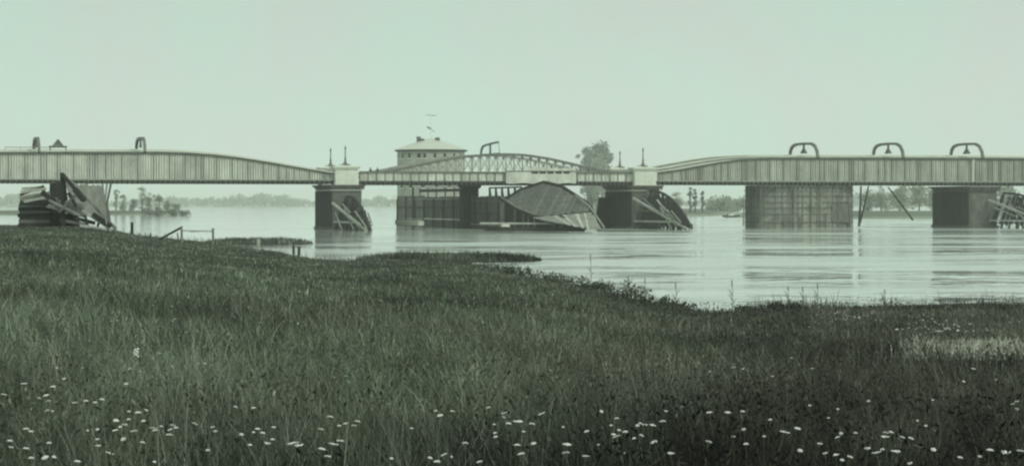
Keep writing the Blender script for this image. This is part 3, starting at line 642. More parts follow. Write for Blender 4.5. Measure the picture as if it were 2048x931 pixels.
# ------------------------------------------------------------------ collapsed timber structure on the left bank
HYY = 243.
hk = thing('timber_wreck', P(130, 455, HYY), 'collapsed heap of piled logs and leaning plank panels on the left grassy bank', 'timber heap')
def hb(name, a, b, w_, h_, mt, Ya=HYY, Yb=None):
    q = MB(); q.beam(P(a[0], a[1], Ya), P(b[0], b[1], Yb or Ya), w_, h_); return q.build(name, mt, hk)
r = random.Random(11)
for k in range(9):   # log crib at the left
    y = 449 - k * 6.2; xa = 36 + r.uniform(-2, 5) + k * .4; xb = 118 + r.uniform(-8, 10) - k * 1.0
    hb('crib_log', (xa, y + r.uniform(-1, 1)), (xb, y + r.uniform(-2, 2)), .42, .36, ['wood_dark', 'wood', 'wood_dark', 'wood_dark', 'wood', 'wood_dark', 'wood_mid', 'wood', 'wood_pale'][k], HYY - 2)
for k in range(7):
    y = 446 - k * 8; x = 42 + k * 12.5; hb('cross_log', (x, 448), (x + 1.5, 392 + r.uniform(-4, 8)), .36, .36, 'wood_dark', HYY - 1.3, HYY - .8)
q = MB(); q.hexa([P(38, 452, HYY + 2), P(120, 452, HYY + 2), P(120, 452, HYY + 6), P(38, 452, HYY + 6), P(42, 398, HYY + 2), P(110, 395, HYY + 2), P(110, 395, HYY + 6), P(42, 398, HYY + 6)]); q.build('crib_infill', 'wood_dark', hk)
# pale boards stacked on top at left
for (a, b, mt, w_) in (((40, 390), (88, 372), 'wood_dark', .3), ((42, 384), (92, 377), 'wood_pale', .4), ((40, 397), (100, 386), 'wood_mid', .5), ((48, 402), (92, 393), 'wood_pale', .5), ((44, 377), (84, 374), 'wood_pale', .3), ((84, 383), (108, 402), 'wood_dark', .6), ((60, 404), (112, 400), 'wood_dark', .3)):
    hb('loose_board', a, b, w_, w_ * .8, mt, HYY - 3.2)
def panel(name, quad, n_, mt, Ys, th=.12, gap=.92, horiz=False):
    a, b, c, d = [P(x, y, yy) for (x, y), yy in zip(quad, Ys)]   # a-b bottom, d-c top
    q = MB()
    for k in range(n_):
        k0, k1 = k / n_, (k + gap) / n_; e = rnd.uniform(0, .05); e2 = rnd.uniform(-.04, .04)
        p0, p1, p2, p3 = a.lerp(b, k0), a.lerp(b, k1), d.lerp(c, k1), d.lerp(c, k0)
        p3 = p3 + (p3 - p0) * e2; p2 = p2 + (p2 - p1) * e2; o_ = Vector((0, -th - e, 0))
        q.hexa([p0, p1, p1 + o_, p0 + o_, p3, p2, p2 + o_, p3 + o_])
    return q.build(name, mt, hk)
panel('leaning_panel', [(150, 420), (228, 456), (136, 366), (128, 360)], 12, 'wood_mid', (HYY - 1, HYY - 2, HYY + 1, HYY + 1), .15)
panel('grey_panel', [(150, 410), (214, 446), (206, 369), (148, 369)], 14, 'wood_mid', (HYY + 5, HYY + 5, HYY + 7, HYY + 7), .12)
panel('tipped_deck', [(92, 414), (172, 436), (168, 408), (108, 398)], 9, 'wood', (HYY - 4, HYY - 4, HYY - 2, HYY - 2), .15)
panel('dark_boarding', [(98, 412), (136, 414), (130, 360), (100, 368)], 8, 'wood_dark', (HYY + 1, HYY + 1, HYY + 1.5, HYY + 1.5), .15)
panel('lower_boarding', [(100, 452), (160, 452), (158, 428), (104, 424)], 12, 'wood_dark', (HYY - 2.5,) * 4, .12)
for (a, b, w_, mt) in (((127, 452), (124, 345), .45, 'wood_dark'), ((131, 400), (125, 352), .55, 'wood_dark'), ((124, 347), (170, 402), .45, 'wood_dark'), ((140, 362), (232, 458), .4, 'wood_mid'), ((150, 378), (168, 400), .7, 'wood_dark'),
                       ((205, 366), (213, 448), .22, 'wood_mid'), ((214, 366), (210, 404), .2, 'wood_mid'), ((222, 366), (213, 410), .25, 'wood'), ((212, 404), (220, 452), .4, 'wood'), ((186, 428), (222, 452), .55, 'wood_dark'),
                       ((150, 436), (190, 446), .45, 'wood_dark'), ((165, 420), (224, 460), .35, 'wood_pale'), ((120, 440), (176, 449), .35, 'wood_mid'), ((98, 400), (160, 430), .3, 'wood_mid'), ((176, 452), (170, 430), .3, 'wood_dark'),
                       ((195, 455), (200, 432), .3, 'wood_dark'), ((137, 385), (152, 412), .4, 'wood_dark'), ((160, 449), (214, 458), .25, 'wood_pale'), ((118, 425), (150, 390), .3, 'wood')):
    hb('broken_beam', a, b, w_, w_ * .8, mt, HYY - 4.5 + rnd.uniform(-.8, .8))

# fence remains on the bank
def gz(px, Y): X = (px - 1024) * Y / F; return float(ground_z(X, Y))
def post(px, py0, py1, Y, r_, label, mt='wood_dark', name='wooden_post'):
    a = P(px, py0, Y); a.z = min(a.z, gz(px, Y) + .05) - .2; q = MB(); q.beam(a, P(px, py1, Y), r_, r_); o = q.build(name, mt, origin=a); tag(o, label, 'post'); return o
post(264, 466, 444, 290, .35, 'short thick dark post at the water edge right of the timber heap')
fr = thing('broken_gate', P(345, 488, 225), 'broken triangular gate frame with a raised pole on the left bank', 'gate')
for nm, a, b, w_, mt in (('raised_pole', (318, 479), (364, 454), .2, 'wood_dark'), ('upright', (364, 492), (363, 453), .2, 'wood'), ('upright', (357, 488), (355, 466), .14, 'wood'), ('sill_log', (354, 484), (372, 492), .32, 'wood_dark'), ('top_rail', (364, 461), (423, 462.5), .09, 'wood'), ('fallen_rail', (372, 491), (398, 497), .12, 'wood_mid')):
    q = MB(); q.beam(P(*a, 225), P(*b, 226), w_, w_); q.build(nm, mt, fr)
q = MB(); q.beam(P(426, 492, 225), P(426, 456, 225), .2, .2); q.beam(P(425, 462, 225), P(380, 463, 225), .07, .07); q.build('upright', 'wood_mid', fr)
post(517, 508, 478, 222, .28, 'pale weathered post standing in the bank grass', 'wood_pale')
post(587, 509, 490, 232, .22, 'left one of two short dark stakes by the small inlet')
post(598, 512, 493, 226, .24, 'right one of two short dark stakes by the small inlet')

# rowing boat
bt = thing('rowing_boat', P(1462, 434, 840), 'small dark rowing boat on the water off the sandy spit', 'boat'); c = P(1462, 436.5, 840); c.z = 0
q = MB(); rings = [(-3.2, .1, .9, .35), (-2.2, .7, .75, .1), (0, .95, .6, 0), (2.2, .7, .75, .1), (3.2, .1, .95, .35)]; v_ = []
for x, hw_, top, bot in rings: v_ += [c + Vector((x, -hw_, top)), c + Vector((x, -hw_ * .6, bot - .1)), c + Vector((x, hw_ * .6, bot - .1)), c + Vector((x, hw_, top))]
fc = []
for k in range(4):
    for j_ in range(3): fc.append((4 * k + j_, 4 * k + 4 + j_, 4 * k + 5 + j_, 4 * k + 1 + j_))
q.add(v_, fc); q.build('hull', 'wood_dark', bt)
q = MB(); q.beam(c + Vector((-.8, -.8, .5)), c + Vector((-.8, .8, .5)), .3, .08); q.beam(c + Vector((1, -.8, .5)), c + Vector((1, .8, .5)), .3, .08); q.build('thwart', 'wood', bt)
q = MB(); q.lathe([(.05, 0), (.4, .1), (.35, .6), (.2, .8), (.25, 1.0), (.1, 1.3)], c + Vector((-1.4, 0, .2)), 8); q.build('cargo_bundle', 'wood_dark', bt)

# ------------------------------------------------------------------ people behind the swing span railing
def person(px, label, seed):
    s_ = S(px, 1.2); f = W(s_, 1.2, ZB + 1.1); t_ = None
    J = {'pel': (0, 0, .92), 'che': (0, .02, 1.3), 'nec': (0, .03, 1.48), 'hea': (0, 0, 1.62), 'top': (0, 0, 1.74), 'ls': (-.19, .02, 1.42), 'le': (-.26, -.04, 1.14), 'lh': (-.2, -.24, 1.08),
         'rs': (.19, .02, 1.42), 're': (.26, -.04, 1.14), 'rh': (.2, -.24, 1.08), 'lk': (-.1, -.02, .5), 'lf': (-.1, .03, .06), 'lt': (-.11, -.14, .03), 'rk': (.1, -.02, .5), 'rf': (.1, .03, .06), 'rt': (.11, -.14, .03), 'lhip': (-.1, 0, .86), 'rhip': (.1, 0, .86)}
    RR = {'pel': .16, 'che': .18, 'nec': .065, 'hea': .105, 'top': .07, 'ls': .08, 'le': .055, 'lh': .04, 'rs': .08, 're': .055, 'rh': .04, 'lk': .065, 'lf': .05, 'lt': .04, 'rk': .065, 'rf': .05, 'rt': .04, 'lhip': .1, 'rhip': .1}
    ed = [('pel', 'che'), ('che', 'nec'), ('nec', 'hea'), ('hea', 'top'), ('che', 'ls'), ('ls', 'le'), ('le', 'lh'), ('che', 'rs'), ('rs', 're'), ('re', 'rh'), ('pel', 'lhip'), ('lhip', 'lk'), ('lk', 'lf'), ('lf', 'lt'), ('pel', 'rhip'), ('rhip', 'rk'), ('rk', 'rf'), ('rf', 'rt')]
    ks = list(J); me = bpy.data.meshes.new('person'); me.from_pydata([J[k] for k in ks], [(ks.index(a), ks.index(b)) for a, b in ed], [])
    o = bpy.data.objects.new('person', me); col.objects.link(o); o.location = f; o.rotation_euler = (0, 0, math.atan2(UY, UX))
    md = o.modifiers.new('s', 'SKIN'); sb = o.modifiers.new('b', 'SUBSURF'); sb.levels = 1; sb.render_levels = 1
    for k, n_ in enumerate(ks): me.skin_vertices[0].data[k].radius = (RR[n_],) * 2
    me.skin_vertices[0].data[0].use_root = True; me.materials.append(M['cloth']); tag(o, label, 'person', 'people behind the swing span railing')
    hat = MB(); hat.lathe([(.17, 1.68), (.17, 1.7), (.11, 1.7), (.1, 1.82), (.02, 1.83)], (0, 0, 0), 12); h_ = hat.build('hat', 'cloth', origin=(0, 0, 0)); h_.parent = o
if hasattr(bpy.types.Mesh, 'skin_vertices'):
    def person_safe(*a):
        person(*a)
person_ok = True
def mk_person(px, label):
    # skin data layer exists only after the modifier is added
    global person_ok
    try: person(px, label, 1)
    except Exception as e: print('person', e)
mk_person(741, 'left one of two dark-coated people behind the railing, just right of the left pylon')
mk_person(755, 'right one of two dark-coated people behind the railing, just right of the left pylon')

# ------------------------------------------------------------------ trees
def leaf_cloud(blobs, n, size, seed):
    g = np.random.default_rng(seed); vs_, fs_ = [], []
    wts = np.array([b[3] ** 2 for b in blobs]); idx = g.choice(len(blobs), n, p=wts / wts.sum())
    B_ = np.array(blobs)[idx]; d = g.normal(size=(n, 3)); d /= np.linalg.norm(d, axis=1)[:, None]; rad = g.random(n) ** (.4 if n < 3000 else .75) * (1 if n < 3000 else 1.25)
    c = B_[:, :3] + d * (rad * B_[:, 3])[:, None] * np.array([1, 1, .85])
    a = g.normal(size=(n, 3)); a /= np.linalg.norm(a, axis=1)[:, None]; b = np.cross(a, g.normal(size=(n, 3))); b /= np.linalg.norm(b, axis=1)[:, None]
    s_ = size * g.uniform(.5, 1.3, n)[:, None]
    v = np.stack([c - a * s_ * .5, c + b * s_ * .35, c + a * s_ * .5, c - b * s_ * .35], 1).reshape(-1, 3)
    return v, np.arange(4 * n).reshape(-1, 4)
def tree(px, Y, pytop, wpx, label, group, seed, mt='leaf_far', kind='tree', n=900, stemy=.35, base=None, size=None):
    g = random.Random(seed); X = (px - 1024) * Y / F; z0_ = max(.1, float(ground_z(X, Y))) if base is None else base; H = P(0, pytop, Y).z - z0_; w_ = wpx * Y / F
    t_ = thing(kind, (X, Y, z0_), label, 'tree' if 'tree' in kind else 'shrub', group)
    q = MB(); q.tube([(X, Y, z0_ - .3), (X + .02 * H, Y, z0_ + H * .4), (X, Y, z0_ + H * .85)], [H * .03 + .08, H * .02 + .05, .03], 7)
    for k in range(5):
        a = g.uniform(0, 6.28); zb_ = z0_ + H * g.uniform(.3, .6); q.tube([(X, Y, zb_), (X + math.cos(a) * w_ * .35, Y + math.sin(a) * w_ * .35, zb_ + H * .22)], [H * .012 + .03, .02], 5)
    q.build('trunk', 'bark', t_)
    bl = []
    for k in range(34 if n > 3000 else 12):
        hh = g.uniform(stemy, .9); rr = w_ * .5 * (1 - abs(hh - .5) * .9) * (g.uniform(.2, .5) if n > 3000 else g.uniform(.4, .65)); a = g.uniform(0, 6.28); e = w_ * .5 - rr
        bl.append((X + math.cos(a) * e * g.uniform(.2, 1), Y + math.sin(a) * e, z0_ + H * hh, rr))
    bl.append((X, Y, z0_ + H * .88, min(w_ * .22, H * .14)))
    v, f = leaf_cloud(bl, n, size or max(.35, w_ * .07), seed); o = npmesh('crown', v - np.array([X, Y, z0_]), f, [mt]); o.parent = t_
    return t_
GT = 'hazy trees on the far banks'
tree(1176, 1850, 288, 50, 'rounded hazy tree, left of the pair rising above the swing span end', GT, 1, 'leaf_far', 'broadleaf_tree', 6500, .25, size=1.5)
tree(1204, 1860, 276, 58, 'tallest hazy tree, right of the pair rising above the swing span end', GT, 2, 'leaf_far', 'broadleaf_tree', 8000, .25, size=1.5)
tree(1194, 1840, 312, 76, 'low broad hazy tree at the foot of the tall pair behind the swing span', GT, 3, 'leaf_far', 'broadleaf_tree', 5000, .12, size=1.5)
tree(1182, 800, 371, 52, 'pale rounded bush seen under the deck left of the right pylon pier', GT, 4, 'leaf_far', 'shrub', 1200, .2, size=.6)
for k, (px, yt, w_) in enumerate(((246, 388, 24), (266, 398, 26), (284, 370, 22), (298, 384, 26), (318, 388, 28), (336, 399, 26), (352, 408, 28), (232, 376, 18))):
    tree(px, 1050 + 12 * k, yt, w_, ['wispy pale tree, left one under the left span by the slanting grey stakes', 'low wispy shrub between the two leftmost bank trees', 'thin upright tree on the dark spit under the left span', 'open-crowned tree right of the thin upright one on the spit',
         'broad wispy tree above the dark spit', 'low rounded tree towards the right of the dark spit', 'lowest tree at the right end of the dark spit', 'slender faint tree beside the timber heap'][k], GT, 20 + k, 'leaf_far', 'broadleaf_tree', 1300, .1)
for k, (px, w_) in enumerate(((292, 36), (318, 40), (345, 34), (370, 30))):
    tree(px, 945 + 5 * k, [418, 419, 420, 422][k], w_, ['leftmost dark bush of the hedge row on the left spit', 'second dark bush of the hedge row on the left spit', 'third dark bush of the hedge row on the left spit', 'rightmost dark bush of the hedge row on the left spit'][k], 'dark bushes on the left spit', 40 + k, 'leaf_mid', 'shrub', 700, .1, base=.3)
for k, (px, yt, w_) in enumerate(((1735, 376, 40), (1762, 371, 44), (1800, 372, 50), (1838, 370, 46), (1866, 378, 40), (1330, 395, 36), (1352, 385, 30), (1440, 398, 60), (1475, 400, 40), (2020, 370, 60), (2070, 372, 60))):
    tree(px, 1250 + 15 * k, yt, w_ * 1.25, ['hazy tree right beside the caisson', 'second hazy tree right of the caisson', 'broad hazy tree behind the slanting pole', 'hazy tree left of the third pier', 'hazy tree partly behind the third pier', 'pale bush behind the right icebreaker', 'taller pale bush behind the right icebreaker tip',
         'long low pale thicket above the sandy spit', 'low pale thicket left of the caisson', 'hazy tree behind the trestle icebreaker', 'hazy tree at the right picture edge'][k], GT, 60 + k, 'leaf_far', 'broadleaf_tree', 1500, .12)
# far wood: one mass
bl = []; g = random.Random(5)
for px in range(-300, 2400, 9):
    Y = 3850 + g.uniform(0, 300); X = (px - 1024) * Y / F; hh = g.uniform(10, 18) * (1.0 + .5 * math.sin(px * .021) * math.sin(px * .0057 + 1))
    bl.append((X, Y, hh * .45, hh * .55)); bl.append((X + g.uniform(-5, 5), Y, hh * .75, hh * .3))
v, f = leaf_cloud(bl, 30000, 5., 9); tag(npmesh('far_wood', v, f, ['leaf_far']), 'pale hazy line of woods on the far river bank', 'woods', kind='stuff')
# distant tower shapes in the haze
def hut(px, py, Y, w_, label, name, roofh):
    X = (px - 1024) * Y / F; z1_ = P(0, py, Y).z; t_ = thing(name, (X, Y, 1), label, 'building'); q = MB(); q.prism([(X - w_ / 2, Y - w_ / 2), (X + w_ / 2, Y - w_ / 2), (X + w_ / 2, Y + w_ / 2), (X - w_ / 2, Y + w_ / 2)], -1, z1_ - roofh); q.build('wall', 'plaster', t_)
    q = MB(); q.prism([(X - w_ / 2 - .5, Y - w_ / 2 - .5), (X + w_ / 2 + .5, Y - w_ / 2 - .5), (X + w_ / 2 + .5, Y + w_ / 2 + .5), (X - w_ / 2 - .5, Y + w_ / 2 + .5)], z1_ - roofh, z1_, top=[(X - .5, Y - .5), (X + .5, Y - .5), (X + .5, Y + .5), (X - .5, Y + .5)]); q.build('roof', 'mid_iron', t_)
for k, (px, yt, w_) in enumerate(((1380, 370, 13), (1390, 374, 13), (1405, 378, 12))):
    tree(px, 1010 + 6 * k, yt, w_, ['narrow upright tree, left of the three behind the right icebreaker', 'narrow upright tree, middle of the three behind the right icebreaker', 'narrow upright tree, right of the three behind the right icebreaker'][k], GT, 90 + k, 'leaf_far', 'poplar_tree', 900, .15, size=.6)
# low sand bank with dark top behind right icebreaker
print('structures ok')

# ------------------------------------------------------------------ grass
def blades(name, n, seed, ylo, yhi, pw, hmul=1., wmul=1., segs=3, pxr=(-420, 2480), tonefn=None, hmin=0, mask=None, lean=.45, hbase=None):
    g = np.random.default_rng(seed); u = g.random(n); e = 1 - pw
    Y = (ylo ** e + u * (yhi ** e - ylo ** e)) ** (1 / e); px = g.uniform(*pxr, n); X = (px - 1024) * Y / F
    Z_ = ground_z(X, Y); k = Z_ > .02
    k &= Y < 340
    if mask is not None: k &= mask(px, Y, g)
    X, Y, px, Z_ = X[k], Y[k], px[k], Z_[k]; n = len(X)
    cl = vnoise(X * 1.3, Y * 1.3, 11); hb_ = (.42 - .0012 * np.minimum(Y, 150)) if hbase is None else hbase
    H = hb_ * .82 * hmul * g.uniform(.4, 1.25, n) * (1 + .3 * cl) * (.6 + .75 * cellrand(X + .1 * vnoise(X * 6, Y * 4, 2), Y, .3, 6)); Wd = np.maximum(.0042, .00026 * Y) * wmul * g.uniform(.7, 1.3, n)
    az = g.uniform(0, 2 * np.pi, n); la = g.uniform(0, 2 * np.pi, n) * .8 + .6 * vnoise(X * .7, Y * .7, 13) * 3; ln = H * lean * g.uniform(.1, 1.2, n)
    ax = np.stack([np.cos(az), np.sin(az) * .4], -1); le = np.stack([np.cos(la), np.sin(la)], -1)
    V = []
    for s_ in range(segs):
        t_ = s_ / segs; c = np.stack([X, Y], -1) + le * (ln * t_ ** 2)[:, None]; zz_ = Z_ - .03 + H * (t_ - .12 * t_ ** 2)
        hw_ = (Wd * .5 * (1 - .65 * t_))[:, None] * ax
        V += [np.concatenate([c - hw_, zz_[:, None]], 1), np.concatenate([c + hw_, zz_[:, None]], 1)]
    c = np.stack([X, Y], -1) + le * ln[:, None]; V.append(np.concatenate([c, (Z_ - .03 + H * .88)[:, None]], 1))
    K = 2 * segs + 1; V = np.stack(V, 1).reshape(-1, 3); b = (np.arange(n) * K)[:, None]
    tris = []
    for s_ in range(segs - 1):
        tris += [[2 * s_, 2 * s_ + 1, 2 * s_ + 3], [2 * s_, 2 * s_ + 3, 2 * s_ + 2]]
    tris.append([2 * segs - 2, 2 * segs - 1, 2 * segs]); Fc = (b[:, :, None] + np.array(tris)[None]).reshape(-1, 3)
    o = npmesh(name, V, Fc, ['grass'])
    tone = tonefn(px, X, Y, g); cc = np.repeat(np.concatenate([tone, np.ones((n, 1))], 1), K, 0).astype(np.float32)
    at = o.data.attributes.new('tone', 'FLOAT_COLOR', 'POINT'); at.data.foreach_set('color', cc.ravel())
    return o
def cellrand(X, Y, c, seed):
    h = np.sin(np.floor(X / c) * 127.1 + np.floor(Y / c / 1.6) * 311.7 + seed * 17.3) * 43758.5453
    return h - np.floor(h)
def tone(px, X, Y, g):
    n = len(px); a = vnoise(X * .45, Y * .22, 21); b = vnoise(X * 2.6, Y * 1.0, 22); wx = X + .15 * vnoise(X * 5, Y * 3, 2); wy = Y + .3 * vnoise(X * 4, Y * 3, 4)
    cl = .55 * cellrand(wx, wy, .22, 1) + .45 * cellrand(wx, wy, .6, 2)
    # species mix: lighter meadow grass on the left, darker broad-leaved herbs on the right and along the shore
    dark = 1 / (1 + np.exp(-(px - 1250 + 260 * a - 1.5 * (Y - 30)) / 140)); Ys, _ = shore(px); edge = np.clip((Y / Ys - .75) / .2, 0, 1)
    c2 = vnoise(X * .9 + 3, Y * .28, 23); v = .128 * (1 - .52 * dark * (1 - .6 * ((px > 1620) & (Y > 45)))) * np.maximum(.3, 1 + .35 * a + .4 * b + .55 * c2) * (.28 + 1.4 * cl) * g.uniform(.5, 1.5, n)
    v *= 1 - .3 * edge * (px > 700)
    near = np.clip((18 - Y) / 7, 0, 1); v *= 1 - (.5 + .1 * (px < 1100)) * near; v = np.maximum(v, .008)  # blades nearest the camera coloured darker for the shade between them
    straw = (g.random(n) < .08)[:, None]; base = np.stack([v * (.90 + .12 * dark), v * (1.14 - .11 * dark), v * (.80 + .01 * dark)], -1)
    return np.clip(np.where(straw, np.stack([v * 2.2, v * 2.3, v * 1.8], -1), base), .01, .6)
def tone_pale(px, X, Y, g): v = g.uniform(.25, .55, len(px)); return np.stack([v, v * 1.04, v * .88], -1)
tag(blades('meadow_grass', 130000, 31, 7.5, 45, 1.1, 1.05, 1.35, 3, tonefn=tone, lean=.75), 'long uncut meadow grass filling the foreground bank', 'grass', kind='stuff')
tag(blades('bank_grass', 210000, 32, 40, 330, .8, .9, 1.5, 2, tonefn=tone), 'rough grass sloping down to the river edge', 'grass', kind='stuff')
# pale flowering grass stems
def m_seed(px, Y, g):
    X = (px - 1024) * Y / F; a = vnoise(X * .9, Y * .35, 41) + .35 * (px < 1100) - .35 * (px > 1400); return a + g.normal(size=len(px)) * .3 > .35
tag(blades('seed_grass', 34000, 33, 11, 60, 1.1, 1.35, .8, 3, tonefn=lambda px, X, Y, g: tone_pale(px, X, Y, g) * .62, mask=m_seed, lean=.6), 'pale seeding grass stems drifting through the meadow', 'grass', kind='stuff')
def m_patch(px, Y, g): return (px > 1840 + g.normal(size=len(px)) * 35) & (np.abs(Y - 42 + g.normal(size=len(px)) * 1.2 + .8 * vnoise(px * .02, Y, 3)) < 2.2)
tag(blades('pale_sedge', 80000, 34, 34, 50, 1.1, .8, 1.5, 3, pxr=(1700, 2480), tonefn=lambda px, X, Y, g: tone_pale(px, X, Y, g) * 1.3, mask=m_patch), 'patch of pale sedge at the right edge of the meadow', 'sedge', kind='stuff')
# broad-leaved herbs among the grass
def herbs(n, seed):
    g = np.random.default_rng(seed); nc = n // 14; u = g.random(nc); e = -.1; Y = (8 ** e + u * (110 ** e - 8 ** e)) ** (1 / e); px = g.uniform(-420, 2480, nc)
    X = (px - 1024) * Y / F; w_ = .55 + .6 * vnoise(X * 1.2, Y * .4, 61) + .3 * (px > 1300); k = (g.random(nc) < w_) & (ground_z(X, Y) > .1); X, Y, px = X[k], Y[k], px[k]
    X = np.repeat(X, 14); Y = np.repeat(Y, 14); px = np.repeat(px, 14); n = len(X); sc_ = np.maximum(1, Y / 30)
    Xl = X + g.normal(size=n) * .08 * sc_; Yl = Y + g.normal(size=n) * .08 * sc_; Z_ = ground_z(X, Y) + g.uniform(.05, .42, n)
    a = g.normal(size=(n, 3)) * np.array([.6, .6, 1.2]); a /= np.linalg.norm(a, axis=1)[:, None]; b = np.cross(a, g.normal(size=(n, 3))); b /= np.linalg.norm(b, axis=1)[:, None]
    s_ = (g.uniform(.018, .05, n) * sc_ ** .8)[:, None]; c = np.stack([Xl, Yl, Z_], -1)
    v = np.stack([c - a * s_ * .6, c + b * s_ * .2, c + a * s_ * .6, c - b * s_ * .2], 1).reshape(-1, 3); o = npmesh('meadow_herbs', v, np.arange(4 * n).reshape(-1, 4), ['grass'])
    tn = tone(px, X, Y, g) * .9; cc = np.repeat(np.concatenate([tn, np.ones((n, 1))], 1), 4, 0).astype(np.float32); at = o.data.attributes.new('tone', 'FLOAT_COLOR', 'POINT'); at.data.foreach_set('color', cc.ravel()); return o
tag(herbs(95000, 71), 'low broad-leaved herbs mixed through the meadow', 'herbs', kind='stuff')
# sparse reeds along the right shore
def m_spit(px, Y, g): return ((px > 395) & (px < 640) & (Y > 275) & (Y < 303)) | ((px > 690) & (px < 1100) & (Y > 192) & (Y < 213))
tag(blades('spit_grass', 60000, 36, 185, 305, .9, 1, 1.3, 2, pxr=(390, 1100), tonefn=tone, mask=m_spit, hbase=.5), 'short grass covering the two low spits in the water', 'grass', kind='stuff')
def m_reed(px, Y, g):
    Ys, _ = shore(px); X = (px - 1024) * Y / F; d = (Ys - Y); cl = vnoise(X * .8, Y * .1, 51); return (d > -1.5) & (d < 9) & (cl + g.normal(size=len(px)) * .3 > .1)
tag(blades('shore_reeds', 90000, 35, 95, 320, .6, 1, .9, 3, pxr=(200, 2400), tonefn=lambda px, X, Y, g: tone(px, X, Y, g) * .6, mask=m_reed, lean=.2, hbase=.75), 'sparse dark reeds standing along the water edge', 'reeds', kind='stuff')

# shrubs and tall weeds on the shore
def shrub(px, Yoff, h, w_, label, seed, n=700, mt='leaf_dark'):
    Ys = float(shore(np.array([px]))[0][0]); Y = Ys - Yoff; X = (px - 1024) * Y / F; z0_ = float(ground_z(X, Y)); g = random.Random(seed)
    t_ = thing('weed_clump', (X, Y, z0_), label, 'shrub', 'dark weed clumps along the shore')
    q = MB()
    for k in range(16): a = g.uniform(0, 6.28); q.tube([(X, Y, z0_ - .1), (X + math.cos(a) * w_ * .3, Y + math.sin(a) * w_ * .3, z0_ + h * g.uniform(.7, 1.15))], [.02, .006], 5)
    q.build('stems', 'stem', t_)
    bl = [(X + g.uniform(-.4, .4) * w_, Y + g.uniform(-.3, .3) * w_, z0_ + h * g.uniform(.15, .75), w_ * g.uniform(.05, .15)) for _ in range(22)]
    v, f = leaf_cloud(bl, n, .13, seed); o = npmesh('foliage', v - np.array([X, Y, z0_]), f, [mt]); o.parent = t_
for k, (px, yo, h, w_, lab) in enumerate(((800, 2, 1.1, 2.2, 'dark weed clump at the bank right of the pier reflection'), (835, 5, .8, 1.8, 'low weed clump right of the tallest one near the swing jetty'), (1000, 6, .8, 2.2, 'weed clump at the root of the small grassy spit'), (1035, 2, .9, 1.6, 'weed clump on the shore right of the small spit'),
        (1080, 3, .7, 2.4, 'long low weed clump on the middle shore'), (1130, 3, .8, 2.2, 'weed clump where the shore turns towards the viewer'), (1185, 3, .8, 1.8, 'bushy dark weed clump left of the tallest shore bush'), (1215, 2.5, 1.0, 2.2, 'tallest dark bush on the middle shore'), (1262, 3, .9, 2.2, 'dark bush just right of the tallest shore bush'), (1300, 2, .6, 1.8, 'last dark clump before the shore levels out at right'),
        (1350, 2, .45, 1.6, 'small clump on the shore below the right icebreaker'), (1500, 1.5, .35, 1.4, 'small clump at the shore below the caisson left side'), (1570, 1.5, .4, 1.4, 'small clump at the shore below the caisson right side'))):
    shrub(px, yo, h * .6, w_ * 1.3, lab, 80 + k, 420)
# tall single reeds standing in front of the pale water
for k, (px, py0, py1) in enumerate(((1577, 600, 572), (1606, 602, 574), (1634, 602, 567), (1770, 600, 579), (1465, 608, 560), (1182, 560, 508), (1352, 598, 566), (1290, 588, 556))):
    Y = float(shore(np.array([px]))[0][0]) - 1.5; a = P(px, py0, Y); X = a.x; a.z = float(ground_z(X, Y)); q = MB(); b = P(px + rnd.uniform(-1.5, 1.5), py1, Y)
    q.tube([a, a.lerp(b, .6) + Vector((.02, 0, 0)), b], [.016, .013, .01], 6); q.tube([a.lerp(b, .8), b + Vector((0, 0, .02))], [.028, .02], 6)
    for j_ in (.2, .35, .5): p_ = a.lerp(b, j_); sgn = rnd.choice((-1, 1)); q.tube([p_, p_ + Vector((.1 * sgn, 0, .22)), p_ + Vector((.22 * sgn, 0, .3))], [.018, .015, .004], 4)
    o = q.build('reed_stem', 'stem', origin=a); tag(o, ['single tall reed against the water, left of three below the caisson', 'single tall reed, middle of three below the caisson', 'tallest reed of three against the water below the caisson', 'short reed against the water below the slanting pole',
        'lone tall reed against the water below the boat', 'very tall lone stem on the shore below the swing jetty nose', 'lone reed below the right icebreaker tip', 'lone reed on the shore below the right pylon pier'][k], 'reed')

# ------------------------------------------------------------------ flowers
FL = []   # px, py, size factor
L1 = [(8, 788), (48, 766), (78, 796), (92, 790), (106, 772), (96, 801), (150, 804), (172, 801), (190, 804), (52, 857), (62, 862), (20, 880), (22, 893), (52, 896), (98, 885), (62, 915), (90, 914), (195, 858), (195, 877), (196, 890), (128, 757), (204, 798), (232, 840), (258, 822), (276, 824), (293, 819), (252, 767), (230, 860), (240, 853), (250, 848), (257, 838), (268, 861), (246, 877), (287, 841), (310, 860), (322, 852), (340, 858), (346, 850), (352, 855), (338, 869), (306, 855), (285, 884), (220, 905), (155, 922), (309, 923), (390, 846), (410, 726), (425, 853), (471, 813), (507, 815), (430, 861), (483, 868), (507, 864), (515, 857), (547, 853), (535, 885), (545, 878), (500, 889), (590, 884, 1.8), (580, 886, 1.3), (598, 889, 1.2), (644, 897), (660, 833), (678, 850), (690, 846), (715, 842), (708, 850), (680, 880, 1.6), (668, 887, 1.4), (655, 911), (345, 641, .8), (235, 640, .6), (165, 735, .7), (113, 735, .7), (347, 582, .6), (344, 612, .6), (454, 618, .6), (350, 637, .8), (222, 641, .8), (180, 540, .8)]
